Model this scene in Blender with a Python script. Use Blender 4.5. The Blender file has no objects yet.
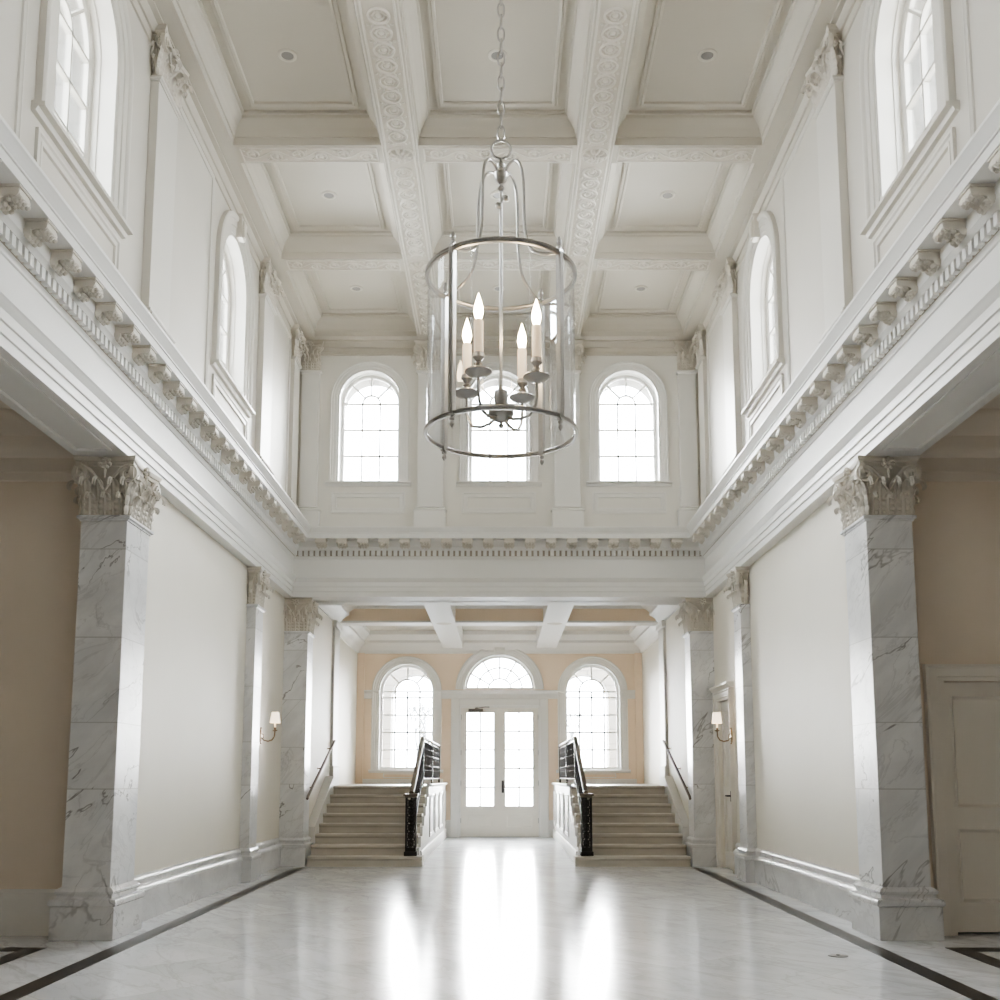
import bpy, bmesh, math, random
from mathutils import Vector, Matrix
from mathutils.geometry import tessellate_polygon
random.seed(7)
PI = math.pi
SC = bpy.context.scene
COL = SC.collection
rad = math.radians

# ---------------------------------------------------------------- materials
class NT:
    def __init__(s, name):
        s.m = bpy.data.materials.new(name); s.m.use_nodes = True
        s.t = s.m.node_tree; s.n = s.t.nodes; s.l = s.t.links
        s.b = s.n['Principled BSDF']; s.out = s.n['Material Output']
    def node(s, typ, **kw):
        n = s.n.new(typ)
        for k, v in kw.items(): setattr(n, k, v)
        return n
    def put(s, sock, v):
        if hasattr(v, 'is_output'): s.l.new(v, sock)
        else: sock.default_value = v
    def math(s, op, a, b=0.0, c=0.0):
        n = s.node('ShaderNodeMath', operation=op)
        for i, v in enumerate((a, b, c)):
            s.put(n.inputs[i], v)
        return n.outputs[0]
    def vmath(s, op, a, b=(0, 0, 0)):
        n = s.node('ShaderNodeVectorMath', operation=op)
        s.put(n.inputs[0], a)
        if op == 'SCALE': s.put(n.inputs['Scale'], b)
        else: s.put(n.inputs[1], b)
        return n.outputs[0]
    def noise(s, vec, scale, detail=4, rough=.55, dist=0.0):
        n = s.node('ShaderNodeTexNoise')
        s.put(n.inputs['Vector'], vec); n.inputs['Scale'].default_value = scale
        n.inputs['Detail'].default_value = detail; n.inputs['Roughness'].default_value = rough
        n.inputs['Distortion'].default_value = dist
        return n.outputs['Fac']
    def smooth(s, v, a, b, lo=0.0, hi=1.0):
        n = s.node('ShaderNodeMapRange', interpolation_type='SMOOTHSTEP')
        s.put(n.inputs[0], v)
        for i, x in enumerate((a, b, lo, hi)): n.inputs[i+1].default_value = x
        return n.outputs[0]
    def mix(s, f, a, b):
        n = s.node('ShaderNodeMix', data_type='RGBA')
        s.put(n.inputs[0], f); s.put(n.inputs[6], a); s.put(n.inputs[7], b)
        return n.outputs[2]
    def pos(s): return s.node('ShaderNodeNewGeometry').outputs['Position']
    def rot(s, vec, r=(0, 0, 0), sc=(1, 1, 1)):
        n = s.node('ShaderNodeMapping'); s.put(n.inputs[0], vec)
        n.inputs['Rotation'].default_value = r; n.inputs['Scale'].default_value = sc
        return n.outputs[0]
    def xyz(s, vec):
        n = s.node('ShaderNodeSeparateXYZ'); s.put(n.inputs[0], vec); return n.outputs
    def bump(s, h, st=.2, d=.01):
        n = s.node('ShaderNodeBump'); n.inputs['Strength'].default_value = st; n.inputs['Distance'].default_value = d
        s.put(n.inputs['Height'], h); s.l.new(n.outputs[0], s.b.inputs['Normal'])
    def col(s, v): s.put(s.b.inputs['Base Color'], v)
    def rough(s, v): s.put(s.b.inputs['Roughness'], v)

def c4(r, g, b): return (r, g, b, 1)

def paint(name, c, rough=.55, var=.04, bump=.05):
    t = NT(name); p = t.pos()
    f = t.noise(p, 1.3, 3)
    c2 = tuple(x*(1-var*2) for x in c)
    t.col(t.mix(f, c4(*c2), c4(*c))); t.rough(rough)
    if bump: t.bump(t.noise(p, 90, 2), bump, .004)
    t.b.inputs['Specular IOR Level'].default_value = .3
    return t.m

def vein(t, vec, scale, w, seed=0.0, dist=.8):
    v = t.vmath('ADD', vec, (seed, seed*1.7, seed*.6))
    n = t.noise(v, scale, 5, .6, dist)
    d = t.math('ABSOLUTE', t.math('SUBTRACT', n, .5))
    return t.smooth(d, 0.0, w, 1.0, 0.0)

def marble(name, joints=(), rough=.28, strength=.78):
    t = NT(name); p = t.pos()
    z0 = t.xyz(p)[2]
    # every block of stone takes its own piece of the veining
    blk = None
    for j in joints:
        s_ = t.math('GREATER_THAN', z0, j)
        blk = s_ if blk is None else t.math('ADD', blk, s_)
    pv = p
    if blk is not None:
        cmb = t.node('ShaderNodeCombineXYZ')
        t.put(cmb.inputs[0], t.math('MULTIPLY', blk, 3.7)); t.put(cmb.inputs[1], t.math('MULTIPLY', blk, 1.9))
        pv = t.vmath('ADD', p, cmb.outputs[0])
    q = t.rot(t.rot(pv, (0, rad(46), rad(35))), (0, 0, 0), (.55, 1.0, 2.1))
    cloud = t.noise(q, 1.4, 6, .62, .4)
    v1 = vein(t, q, .75, .011, 2.3, .7)
    gate = t.smooth(t.noise(q, .7, 2), .40, .56)
    v2 = vein(t, q, 1.7, .022, 9.1, .8)
    base = t.mix(t.smooth(cloud, .32, .72), c4(.66, .66, .67), c4(.82, .82, .825))
    base = t.mix(t.math('MULTIPLY', v2, .30*strength), base, c4(.36, .35, .36))
    base = t.mix(t.math('MULTIPLY', t.math('MULTIPLY', v1, gate), strength), base, c4(.20, .19, .19))
    z = t.xyz(p)[2]
    for j in joints:
        d = t.math('ABSOLUTE', t.math('SUBTRACT', z, j))
        base = t.mix(t.smooth(d, .002, .006, .55, 0), base, c4(.38, .37, .36))
    t.col(base); t.rough(rough); t.b.inputs['Specular IOR Level'].default_value = .45
    return t.m

def floor_marble(name):
    t = NT(name); p = t.pos(); x, y, z = t.xyz(p)
    S = .78
    u = t.math('DIVIDE', t.math('ADD', x, y), S*1.41421)
    v = t.math('DIVIDE', t.math('SUBTRACT', x, y), S*1.41421)
    cu, cv = t.math('FLOOR', u), t.math('FLOOR', v)
    fu, fv = t.math('FRACT', u), t.math('FRACT', v)
    cmb = t.node('ShaderNodeCombineXYZ'); t.put(cmb.inputs[0], cu); t.put(cmb.inputs[1], cv)
    wn = t.node('ShaderNodeTexWhiteNoise', noise_dimensions='3D'); t.put(wn.inputs[0], cmb.outputs[0])
    off = t.vmath('SCALE', wn.outputs['Color'], 14.0)
    inside = t.math('LESS_THAN', t.math('ABSOLUTE', x), 2.52)
    q = t.vmath('ADD', p, t.vmath('SCALE', off, inside))
    q = t.rot(t.rot(q, (0, 0, rad(-35))), (0, 0, 0), (2.2, .7, 1.0))
    cloud = t.noise(q, 1.2, 6, .62, .6)
    v1 = vein(t, q, .9, .03, 4.0, 1.0)
    v2 = vein(t, q, 2.3, .03, 8.0, .8)
    base = t.mix(t.smooth(cloud, .3, .7), c4(.70, .72, .76), c4(.83, .85, .89))
    tone = t.math('MULTIPLY_ADD', wn.outputs['Value'], .10, .92)
    base = t.mix(t.math('MULTIPLY', v1, .30), base, c4(.42, .41, .41))
    base = t.mix(t.math('MULTIPLY', v2, .22), base, c4(.48, .47, .47))
    hsv = t.node('ShaderNodeHueSaturation'); t.put(hsv.inputs['Color'], base); t.put(hsv.inputs['Value'], tone)
    base = hsv.outputs[0]
    def line(f):
        e = t.math('MINIMUM', f, t.math('SUBTRACT', 1.0, f))
        return t.smooth(e, .002, .007, 1, 0)
    g = t.math('MULTIPLY', t.math('MAXIMUM', line(fu), line(fv)), t.math('MULTIPLY', inside, .45))
    base = t.mix(g, base, c4(.52, .51, .50))
    t.col(base)
    t.rough(t.math('MULTIPLY_ADD', t.noise(p, 3.0, 3), .08, .12))
    t.b.inputs['Specular IOR Level'].default_value = .55
    t.bump(t.noise(p, 2.2, 2), .06, .01)
    return t.m

def metal(name, c, rough=.25, var=.1):
    t = NT(name); p = t.pos()
    f = t.noise(p, 25, 3)
    t.col(t.mix(f, c4(*[x*(1-var) for x in c]), c4(*c)))
    t.rough(t.math('MULTIPLY_ADD', f, .12, rough-.05)); t.b.inputs['Metallic'].default_value = 1
    return t.m

def glass(name, tint=(.97, .98, .98), refl=1.0):
    t = NT(name); t.n.remove(t.b)
    tr = t.node('ShaderNodeBsdfTransparent'); tr.inputs[0].default_value = c4(*tint)
    gl = t.node('ShaderNodeBsdfGlossy'); gl.inputs['Roughness'].default_value = .02
    fr = t.node('ShaderNodeFresnel'); fr.inputs[0].default_value = 1.45
    mx = t.node('ShaderNodeMixShader')
    t.put(mx.inputs[0], t.math('MULTIPLY', fr.outputs[0], refl)); t.l.new(tr.outputs[0], mx.inputs[1]); t.l.new(gl.outputs[0], mx.inputs[2])
    t.l.new(mx.outputs[0], t.out.inputs[0])
    return t.m

def glow(name, c, s, base=(.9, .85, .75)):
    t = NT(name); f = t.noise(t.pos(), 30, 2)
    t.col(t.mix(f, c4(*base), c4(*[x*.96 for x in base])))
    t.b.inputs['Emission Color'].default_value = c4(*c); t.b.inputs['Emission Strength'].default_value = s
    return t.m

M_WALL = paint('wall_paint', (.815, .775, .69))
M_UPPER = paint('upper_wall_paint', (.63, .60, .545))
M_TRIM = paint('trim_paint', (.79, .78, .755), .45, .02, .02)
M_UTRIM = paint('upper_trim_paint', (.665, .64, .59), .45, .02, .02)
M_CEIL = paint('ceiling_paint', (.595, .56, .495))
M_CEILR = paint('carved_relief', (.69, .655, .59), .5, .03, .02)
M_CARVE = paint('carved_plaster', (.66, .62, .555), .6, .03, .05)
M_ALC = paint('alcove_paint', (.84, .70, .555))
M_BAY = paint('bay_paint', (.80, .715, .61))
M_BAYC = paint('bay_ceiling_paint', (.74, .68, .60))
M_DOORP = paint('door_paint', (.80, .765, .70), .4, .02, .02)
M_MARB = marble('pier_marble', (1.07, 1.556, 2.19, 2.86))
M_MARBP = marble('base_marble', (), .3, .4)
M_FLOOR = floor_marble('floor_marble')
M_BLACK = marble('dark_marble', ()); 
_t = NT('dark_border_marble'); _t.col(_t.mix(_t.noise(_t.pos(), 14, 4), c4(.010, .008, .006), c4(.030, .024, .020))); _t.rough(.30); _t.b.inputs['Specular IOR Level'].default_value = .25; M_BLACK = _t.m
_t = NT('stair_stone'); _t.col(_t.mix(_t.noise(_t.rot(_t.pos(), sc=(2, 6, 6)), 2.2, 5), c4(.50, .46, .40), c4(.66, .62, .56))); _t.rough(.45); M_STEP = _t.m
_t = NT('outside_stone')
_p = _t.pos(); _n = _t.noise(_p, 6, 5)
_br = _t.node('ShaderNodeTexBrick'); _t.put(_br.inputs['Vector'], _t.rot(_p, (rad(90), 0, 0)))
_br.inputs['Scale'].default_value = 1.0; _br.inputs['Mortar Size'].default_value = .012
_br.inputs['Brick Width'].default_value = .62; _br.inputs['Row Height'].default_value = .31
_br.inputs['Color1'].default_value = c4(.19, .18, .165); _br.inputs['Color2'].default_value = c4(.155, .15, .14); _br.inputs['Mortar'].default_value = c4(.09, .085, .08)
_t.col(_t.mix(_t.math('MULTIPLY', _n, .5), _br.outputs[0], c4(.11, .105, .10))); _t.rough(.85); M_STONE = _t.m
M_IRON = paint('dark_iron', (.040, .034, .030), .5, .15, .1)
M_RAIL = paint('bronze_handrail', (.20, .165, .135), .45, .1, .05)
M_CLOSER = paint('closer_metal', (.16, .14, .12), .4, .1, 0)
M_BRASS = metal('aged_brass', (.30, .22, .14), .32)
M_NICK = metal('polished_nickel', (.50, .48, .455), .30)
M_STEEL = metal('brushed_steel', (.42, .41, .40), .35)
M_LENS = paint('lamp_lens', (.30, .29, .28), .3, .05, 0)
M_BAND_SHADE = paint('carved_band_shade', (.60, .555, .485), .7, .05, .1)  # recess shade behind the beam carving, painted as a darker tone
M_DENT_SHADE = paint('dentil_gap_shade', (.42, .385, .33), .7, .05, .1)  # dark tone stands in for the shade between the dentils
M_ENDW_LIT = paint('end_wall_lightened', (.785, .768, .725))  # upper wall paint made lighter to offset the weak light on this wall
M_GLASS = glass('window_glass', (.98, .99, .99), .6)
M_LGLASS = glass('lantern_glass', (.95, .955, .96), .5)
M_BULB = glow('bulb_glow', (1, .78, .50), 40)
M_CANDLE = glow('candle_sleeve', (1, .72, .45), .5, (.86, .80, .70))
M_SHADE = glow('lamp_shade_fabric', (1, .80, .58), 1.6, (.92, .84, .74))
M_PLASTIC = paint('switch_plastic', (.86, .85, .82), .35, .01, 0)
M_GROUND = paint('outside_paving', (.42, .42, .42), .8, .1, .2)
M_BARK = paint('grey_bark', (.16, .16, .16), .9, .1, .2)
M_HEDGE = paint('grey_green_leaves', (.075, .085, .07), .9, .2, .3)

# ---------------------------------------------------------------- mesh tools
class MB:
    def __init__(s): s.v = []; s.f = []
    def quad(s, *idx): s.f.append(idx)
    def add(s, vs, fs):
        o = len(s.v); s.v += [tuple(v) for v in vs]; s.f += [tuple(i+o for i in f) for f in fs]
    def box(s, x0, x1, y0, y1, z0, z1):
        vs = [(x, y, z) for z in (z0, z1) for y in (y0, y1) for x in (x0, x1)]
        s.add(vs, [(0, 2, 3, 1), (4, 5, 7, 6), (0, 1, 5, 4), (2, 6, 7, 3), (0, 4, 6, 2), (1, 3, 7, 5)])
        return s
    def rings(s, rs, closed=False, loop=True, caps=True):
        """rs: list of rings (equal point counts), skinned one to the next"""
        n = len(rs[0]); o = len(s.v)
        for r in rs: s.v += [tuple(p) for p in r]
        m = len(rs)
        for i in range(m if closed else m-1):
            a, b = o+i*n, o+((i+1) % m)*n
            for j in range(n if loop else n-1):
                k = (j+1) % n
                s.f.append((a+j, a+k, b+k, b+j))
        if caps and not closed and loop and n > 2:
            s.f.append(tuple(o+j for j in range(n))[::-1])
            s.f.append(tuple(o+(m-1)*n+j for j in range(n)))
        return s
    def tube(s, pts, r, n=8, closed=False):
        pts = [Vector(p) for p in pts]; m = len(pts)
        rr = r if isinstance(r, (list, tuple)) else [r]*m
        rs = []; up = None
        for i, p in enumerate(pts):
            a = pts[(i-1) % m] if (closed or i > 0) else p
            b = pts[(i+1) % m] if (closed or i < m-1) else p
            d = (b-a).normalized()
            if up is None:
                up = Vector((0, 0, 1)) if abs(d.z) < .9 else Vector((0, 1, 0))
            e = d.cross(up)
            if e.length < 1e-5: e = d.orthogonal()
            e.normalize(); up = e.cross(d).normalized()
            rs.append([p + (e*math.cos(2*PI*k/n) + up*math.sin(2*PI*k/n))*rr[i] for k in range(n)])
        return s.rings(rs, closed)
    def lathe(s, prof, c=(0, 0, 0), n=24):
        rs = []
        for r, z in prof:
            r = max(r, 1e-4)
            rs.append([(c[0]+r*math.cos(2*PI*k/n), c[1]+r*math.sin(2*PI*k/n), c[2]+z) for k in range(n)])
        return s.rings(rs)
    def sweep(s, path, prof, M, closed=False, cprof=False):
        """path (u,v); prof (a along the left normal, b out of plane); M(u,v,b) -> xyz"""
        m = len(path); rs = []
        def nrm(p, q):
            dx, dy = q[0]-p[0], q[1]-p[1]; L = math.hypot(dx, dy) or 1
            return (-dy/L, dx/L)
        for i in range(m):
            n1 = nrm(path[i-1], path[i]) if (closed or i > 0) else None
            n2 = nrm(path[i], path[(i+1) % m]) if (closed or i < m-1) else None
            n1 = n1 or n2; n2 = n2 or n1
            bx, by = n1[0]+n2[0], n1[1]+n2[1]; L = math.hypot(bx, by) or 1
            bx, by = bx/L, by/L
            k = 1/max(.3, bx*n1[0]+by*n1[1])
            rs.append([M(path[i][0]+bx*k*a, path[i][1]+by*k*a, b) for a, b in prof])
        return s.rings(rs, closed, cprof)
    def plate(s, outer, holes, b0, b1, M):
        loops = [list(outer)] + [list(h) for h in holes]
        flat = [p for lp in loops for p in lp]; n = len(flat)
        tris = tessellate_polygon([[Vector((p[0], p[1], 0)) for p in lp] for lp in loops])
        vs = [M(p[0], p[1], b0) for p in flat] + [M(p[0], p[1], b1) for p in flat]
        fs = [tuple(t) for t in tris] + [tuple(i+n for i in t)[::-1] for t in tris]
        o = 0
        for lp in loops:
            k = len(lp)
            for i in range(k):
                j = (i+1) % k
                fs.append((o+i, o+j, o+j+n, o+i+n))
            o += k
        s.add(vs, fs); return s
    def mesh(s, name, mat, smooth=True):
        me = bpy.data.meshes.new(name); me.from_pydata(s.v, [], s.f)
        bm = bmesh.new(); bm.from_mesh(me)
        bmesh.ops.recalc_face_normals(bm, faces=bm.faces)
        bm.to_mesh(me); bm.free()
        me.materials.append(mat)
        if smooth:
            me.shade_smooth()
            try: me.set_sharp_from_angle(angle=rad(38))
            except Exception: pass
        return me
    def build(s, name, mat, parent=None, loc=(0, 0, 0), rz=0, bevel=0, smooth=True):
        o = bpy.data.objects.new(name, s.mesh(name, mat, smooth)); COL.objects.link(o)
        o.location = loc; o.rotation_euler = (0, 0, rz)
        if parent is not None: o.parent = parent
        if bevel:
            bv = o.modifiers.new('bevel', 'BEVEL'); bv.width = bevel; bv.segments = 2; bv.limit_method = 'ANGLE'; bv.angle_limit = rad(40)
        return o

def inst(src, name, parent, loc=(0, 0, 0), rz=0, sc=(1, 1, 1)):
    """another object on the mesh of SRC (copied object, shared mesh)"""
    o = src.copy(); COL.objects.link(o); o.name = name; o.parent = parent
    o.location = loc; o.rotation_euler = (0, 0, rz); o.scale = sc
    return o

def thing(name, label, cat, loc=(0, 0, 0), rz=0, group=None):
    o = bpy.data.objects.new(name, None); COL.objects.link(o); o.empty_display_size = .1
    o.location = loc; o.rotation_euler = (0, 0, rz); tag(o, label, cat, group); return o
def tag(o, label, cat, group=None):
    o['label'] = label; o['category'] = cat
    if group: o['group'] = group
    return o
def struct(name, label=None, cat=None, loc=(0, 0, 0), obj=None):
    if obj is None:
        obj = bpy.data.objects.new(name, None); COL.objects.link(obj); obj.location = loc; obj.empty_display_size = .1
    obj['kind'] = 'structure'
    if label: obj['label'] = label; obj['category'] = cat
    return obj
def copy_tree(o, parent=None):
    c = o.copy(); COL.objects.link(c); c.parent = parent
    for ch in list(o.children): copy_tree(ch, c)
    return c

def MXY(u, v, b): return (u, v, b)
def MYZ(u, v, b): return (b, u, v)
def MXZ(u, v, b): return (u, b, v)
def face_left(X0): return lambda u, v, b: (X0+b, u, v)      # u=Y v=Z, b into the room
def face_right(X0): return lambda u, v, b: (X0-b, u, v)
def face_end(Y0): return lambda u, v, b: (u, Y0-b, v)       # u=X v=Z
def rect(u0, u1, v0, v1): return [(u0, v0), (u1, v0), (u1, v1), (u0, v1)]
def arch(cx, hw, z0, zs, n=28):
    """bottom left, up, round, down to bottom right"""
    return [(cx-hw, z0)] + [(cx-hw*math.cos(PI*i/n), zs+hw*math.sin(PI*i/n)) for i in range(n+1)] + [(cx+hw, z0)]
def ccw(p): return p[::-1]

# ---------------------------------------------------------------- dimensions
XW = 2.90        # lower side walls
XU = 2.80        # upper side walls
YE = 14.10       # upper end wall
YB = 20.90       # back wall of the stair alcove
YN = -4.0        # wall behind the camera
ZC = 7.50        # ceiling of the coffers
ZS = 7.22        # beam soffits
WIN_Z0, WIN_ZS = 5.20, 6.35

# ---------------------------------------------------------------- floor
fl = MB().box(-7.2, 7.2, YN-.2, YB+.05, -.12, 0).build('floor', M_FLOOR, smooth=False); struct('floor', obj=fl)
n_trim = [0]
def trim(mb, mat, bevel=0, **k):
    n_trim[0] += 1
    o = mb.build('trim_%d' % n_trim[0], mat, bevel=bevel, **k); struct('', obj=o); return o
for s in (-1, 1):
    trim(MB().box(*sorted((s*2.50, s*2.635)), YN, 13.80, -.02, .0012), M_BLACK, smooth=False)
    trim(MB().box(*sorted((s*3.07, s*6.6)), 7.23, 7.39, -.02, .0012), M_BLACK, smooth=False)
    trim(MB().box(*sorted((s*3.07, s*3.21)), YN+.5, 7.23, -.02, .0012), M_BLACK, smooth=False)
_t = NT('grey_border_marble'); _t.col(_t.mix(_t.noise(_t.pos(), 8, 4), c4(.30, .29, .29), c4(.42, .41, .41))); _t.rough(.2); M_GREY = _t.m
trim(MB().box(-2.50, 2.50, 13.77, 13.80, -.02, .0012), M_GREY, smooth=False)

# ---------------------------------------------------------------- lower walls
w = MB().plate(rect(8.26, 14.6, 0, 3.70), [], -.42, 0, face_left(-XW)).build('wall_left', M_WALL, smooth=False); struct('', obj=w)
w = MB().plate([(8.26, 0), (13.08, 0), (13.08, 2.14), (13.82, 2.14), (13.82, 0), (14.6, 0), (14.6, 3.70), (8.26, 3.70)], [], -.42, 0, face_right(XW)).build('wall_right', M_WALL, smooth=False); struct('', obj=w)
# side bays: wall facing the camera, far side wall, ceiling
DX0, DX1, DZ = 3.37, 4.27, 1.88
w = MB().plate(rect(-7.1, -3.13, 0, 4.1), [], -.25, 0, face_end(7.95)).build('wall_bay_left', M_BAY, smooth=False); struct('', obj=w)
w = MB().plate([(3.13, 0), (DX0, 0), (DX0, DZ), (DX1, DZ), (DX1, 0), (7.1, 0), (7.1, 4.1), (3.13, 4.1)], [], -.25, 0, face_end(7.95)).build('wall_bay_right', M_BAY, smooth=False); struct('', obj=w)
for s, nm in ((-1, 'left'), (1, 'right')):
    w = MB().box(*sorted((s*7.1, s*7.35)), YN-.2, 8.2, 0, 4.2).build('wall_bay_%s_far' % nm, M_BAY, smooth=False); struct('', obj=w)
    w = MB().box(*sorted((s*3.1, s*7.35)), YN-.2, 8.2, 3.96, 4.2).build('ceiling_bay_%s' % nm, M_BAYC, smooth=False); struct('', obj=w)
    # crown moulding of the bay
    pr = [(0, 3.44), (.015, 3.445), (.02, 3.50), (.035, 3.51), (.035, 3.62), (.05, 3.63), (.075, 3.66), (.09, 3.70), (.09, 3.78), (.13, 3.82), (.16, 3.88), (.19, 3.92), (.19, 3.97)]
    path = [(-3.05, 7.95), (-7.1, 7.95), (-7.1, YN)] if s < 0 else [(7.1, YN), (7.1, 7.95), (3.05, 7.95)]
    trim(MB().sweep(path, pr, MXY), M_BAYC)
    # frame on the soffit of the bay beam
    xa, xb = s*2.86, s*3.14
    trim(MB().sweep(rect(min(xa, xb), max(xa, xb), -1.0, 7.55), [(0, 3.572), (0, 3.560), (.02, 3.555), (.03, 3.565), (.03, 3.572)], MXY, closed=True), M_TRIM)
w = MB().box(-7.3, 7.3, YN-.25, YN, 0, 7.8).build('wall_front', M_WALL, smooth=False); struct('', obj=w)

w = MB().box(3.2, 4.6, 8.21, 8.4, 0, 4.0).build('wall_light_stop_bay', M_BAY, smooth=False); struct('', obj=w)  # unseen slab added behind the bay door to stop outside light leaking in
w = MB().box(3.33, 3.6, 12.9, 14.0, 0, 3.6).build('wall_light_stop_stair', M_BAY, smooth=False); struct('', obj=w)  # added out of sight behind the narrow door to keep sky light out
# baseboards
BP = [(0, 0), (.045, 0), (.045, .235), (.058, .24), (.058, .265), (.04, .29), (.025, .30), (.03, .33), (.03, .345), (.012, .37), (0, .375)]
o = MB().sweep([(-XW, 14.0), (-XW, 8.2)], BP, MXY).build('baseboard_left', M_MARBP); struct('', obj=o)
o = MB().sweep([(XW, 8.2), (XW, 12.94)], BP, MXY).build('baseboard_right', M_MARBP); struct('', obj=o)
BB = [(0, 0), (.03, 0), (.03, .26), (.02, .28), (.025, .31), (.008, .335), (0, .335)]
o = MB().sweep([(-3.14, 7.95), (-7.1, 7.95)], BB, MXY).build('baseboard_bay_left', M_TRIM); struct('', obj=o)
o = MB().sweep([(7.1, 7.95), (DX1+.14, 7.95)], BB, MXY).build('baseboard_bay_right', M_TRIM); struct('', obj=o)

# ---------------------------------------------------------------- great entablature
XF, YF = 2.79, 13.95
EP = [(-.41, 3.57), (0, 3.57), (0, 3.635), (.012, 3.64), (.012, 3.70), (.024, 3.705), (.024, 3.765), (.034, 3.775), (.045, 3.80), (.06, 3.815), (.06, 3.84), (.0, 3.85),
      (0, 4.085), (.012, 4.09), (.016, 4.105), (.03, 4.12), (.03, 4.195), (.072, 4.20), (.078, 4.215), (.095, 4.235), (.095, 4.325), (.24, 4.325), (.24, 4.385), (.25, 4.388),
      (.25, 4.40), (.262, 4.415), (.28, 4.44), (.295, 4.455), (.295, 4.475), (.06, 4.49), (-.41, 4.49)]
U = [(-XF, YN), (-XF, YF), (XF, YF), (XF, YN)][::-1]
# cut into left, end and right runs with mitred joints
def entab(seg, name):
    mb = MB(); full = MB().sweep(U, EP, MXY, cprof=True); n = len(EP)
    rs = [full.v[i*n:(i+1)*n] for i in range(4)]
    mb.rings(rs[seg:seg+2], caps=False)
    return mb
ENT = [trim(entab(i, ''), M_TRIM) for i in (0, 1, 2)]   # right, end, left
# modillion bracket: a scrolled console hanging under the corona (local: x across, -y outwards)
def modillion_mesh():
    mb = MB()
    side = [(0, 0), (0, -.098), (-.018, -.100), (-.034, -.088), (-.036, -.072), (-.055, -.060), (-.085, -.056), (-.100, -.068), (-.120, -.070), (-.136, -.052), (-.136, -.026), (-.126, 0)]
    mb.plate(side, [], -.058, .058, lambda u, v, b: (b, u, v))
    # leaf under the bracket and two eyes of the scroll
    for t in range(6):
        yy = -.02 - t*.022; zz = (-.100, -.092, -.068, -.062, -.072, -.070)[t]
        for xx in (-.038, 0, .038):
            mb.lathe([(0, -.020), (.012, -.013), (.019, -.002), (.015, .010), (0, .016)], (xx+(.009 if t % 2 else 0), yy, zz), 7)
    for s in (-1, 1):
        mb.tube([(s*.054, -.112, -.040), (s*.070, -.112, -.040)], .025, 10)
        mb.tube([(s*.054, -.020, -.074), (s*.068, -.020, -.074)], .024, 10)
    mb.box(-.072, .072, -.140, 0, -.012, 0)
    return mb
mod0 = None
def modillion(parent, x, y, rz):
    global mod0
    if mod0 is None:
        mod0 = modillion_mesh().build('modillion', M_CARVE, parent, (x, y, 4.323), rz); return
    inst(mod0, 'modillion', parent, (x, y, 4.323), rz)
yy = 13.52
while yy > 3.6:
    modillion(ENT[2], -XF+.095, yy, PI/2); modillion(ENT[0], XF-.095, yy, -PI/2); yy -= .355
for i in range(18):
    modillion(ENT[1], -2.38+i*.28, YF-.095, 0)
def dentils(parent, run):
    mb = MB(); mb2 = MB()
    if run == 'end':
        n = int(5.4/.075)
        for i in range(n):
            x = -2.70+i*.0755; mb.box(x, x+.045, YF-.075, YF-.02, 4.122, 4.197)
    else:
        y = 13.88
        while y > 3.5:
            a, b = (-XF+.02, -XF+.072) if run == 'left' else (XF-.072, XF-.02)
            mb.box(a, b, y-.045, y, 4.125, 4.197); y -= .078
    mb.build('dentil_course', M_TRIM, parent, smooth=False)
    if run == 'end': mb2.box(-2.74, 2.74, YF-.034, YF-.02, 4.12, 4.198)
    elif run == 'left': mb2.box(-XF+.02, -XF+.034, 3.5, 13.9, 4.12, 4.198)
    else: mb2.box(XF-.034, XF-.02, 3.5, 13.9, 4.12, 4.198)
    mb2.build('dentil_gap_shade', M_DENT_SHADE, parent, smooth=False)  # strip behind the dentils with the shade of the gaps in its colour
dentils(ENT[2], 'left'); dentils(ENT[0], 'right'); dentils(ENT[1], 'end')
# header above the alcove opening, behind the entablature
w = MB().box(-3.2, 3.2, 14.3, 14.66, 3.57, 4.5).build('wall_end_header', M_TRIM, smooth=False); struct('', obj=w)

# ---------------------------------------------------------------- upper walls with window openings
SWY = [10.55, 6.62, 2.69]          # side windows
SHW = .49
holes = [arch(y, SHW, WIN_Z0, WIN_ZS-.01) for y in SWY]
for s, nm, F in ((-1, 'left', face_left(-XU)), (1, 'right', face_right(XU))):
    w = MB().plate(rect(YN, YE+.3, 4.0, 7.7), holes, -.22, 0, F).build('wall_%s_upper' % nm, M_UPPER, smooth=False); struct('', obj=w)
    w = MB().plate(rect(YN, YE+.3, 4.0, 7.7), holes, -.62, -.225, F).build('wall_%s_outer' % nm, M_STONE, smooth=False); struct('', obj=w)
EWX = [-1.80, 0.0, 1.80]; EHW = .425
eh = [arch(x, EHW, WIN_Z0, WIN_ZS+.04) for x in EWX]
w = MB().plate(rect(-XU, XU, 4.4, 7.7), eh, -.22, 0, face_end(YE)).build('wall_end_upper', M_ENDW_LIT, smooth=False); struct('', obj=w)
w = MB().plate(rect(-XU-.3, XU+.3, 4.4, 7.7), eh, -.6, -.221, face_end(YE)).build('wall_end_outer', M_STONE, smooth=False); struct('', obj=w)

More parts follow.
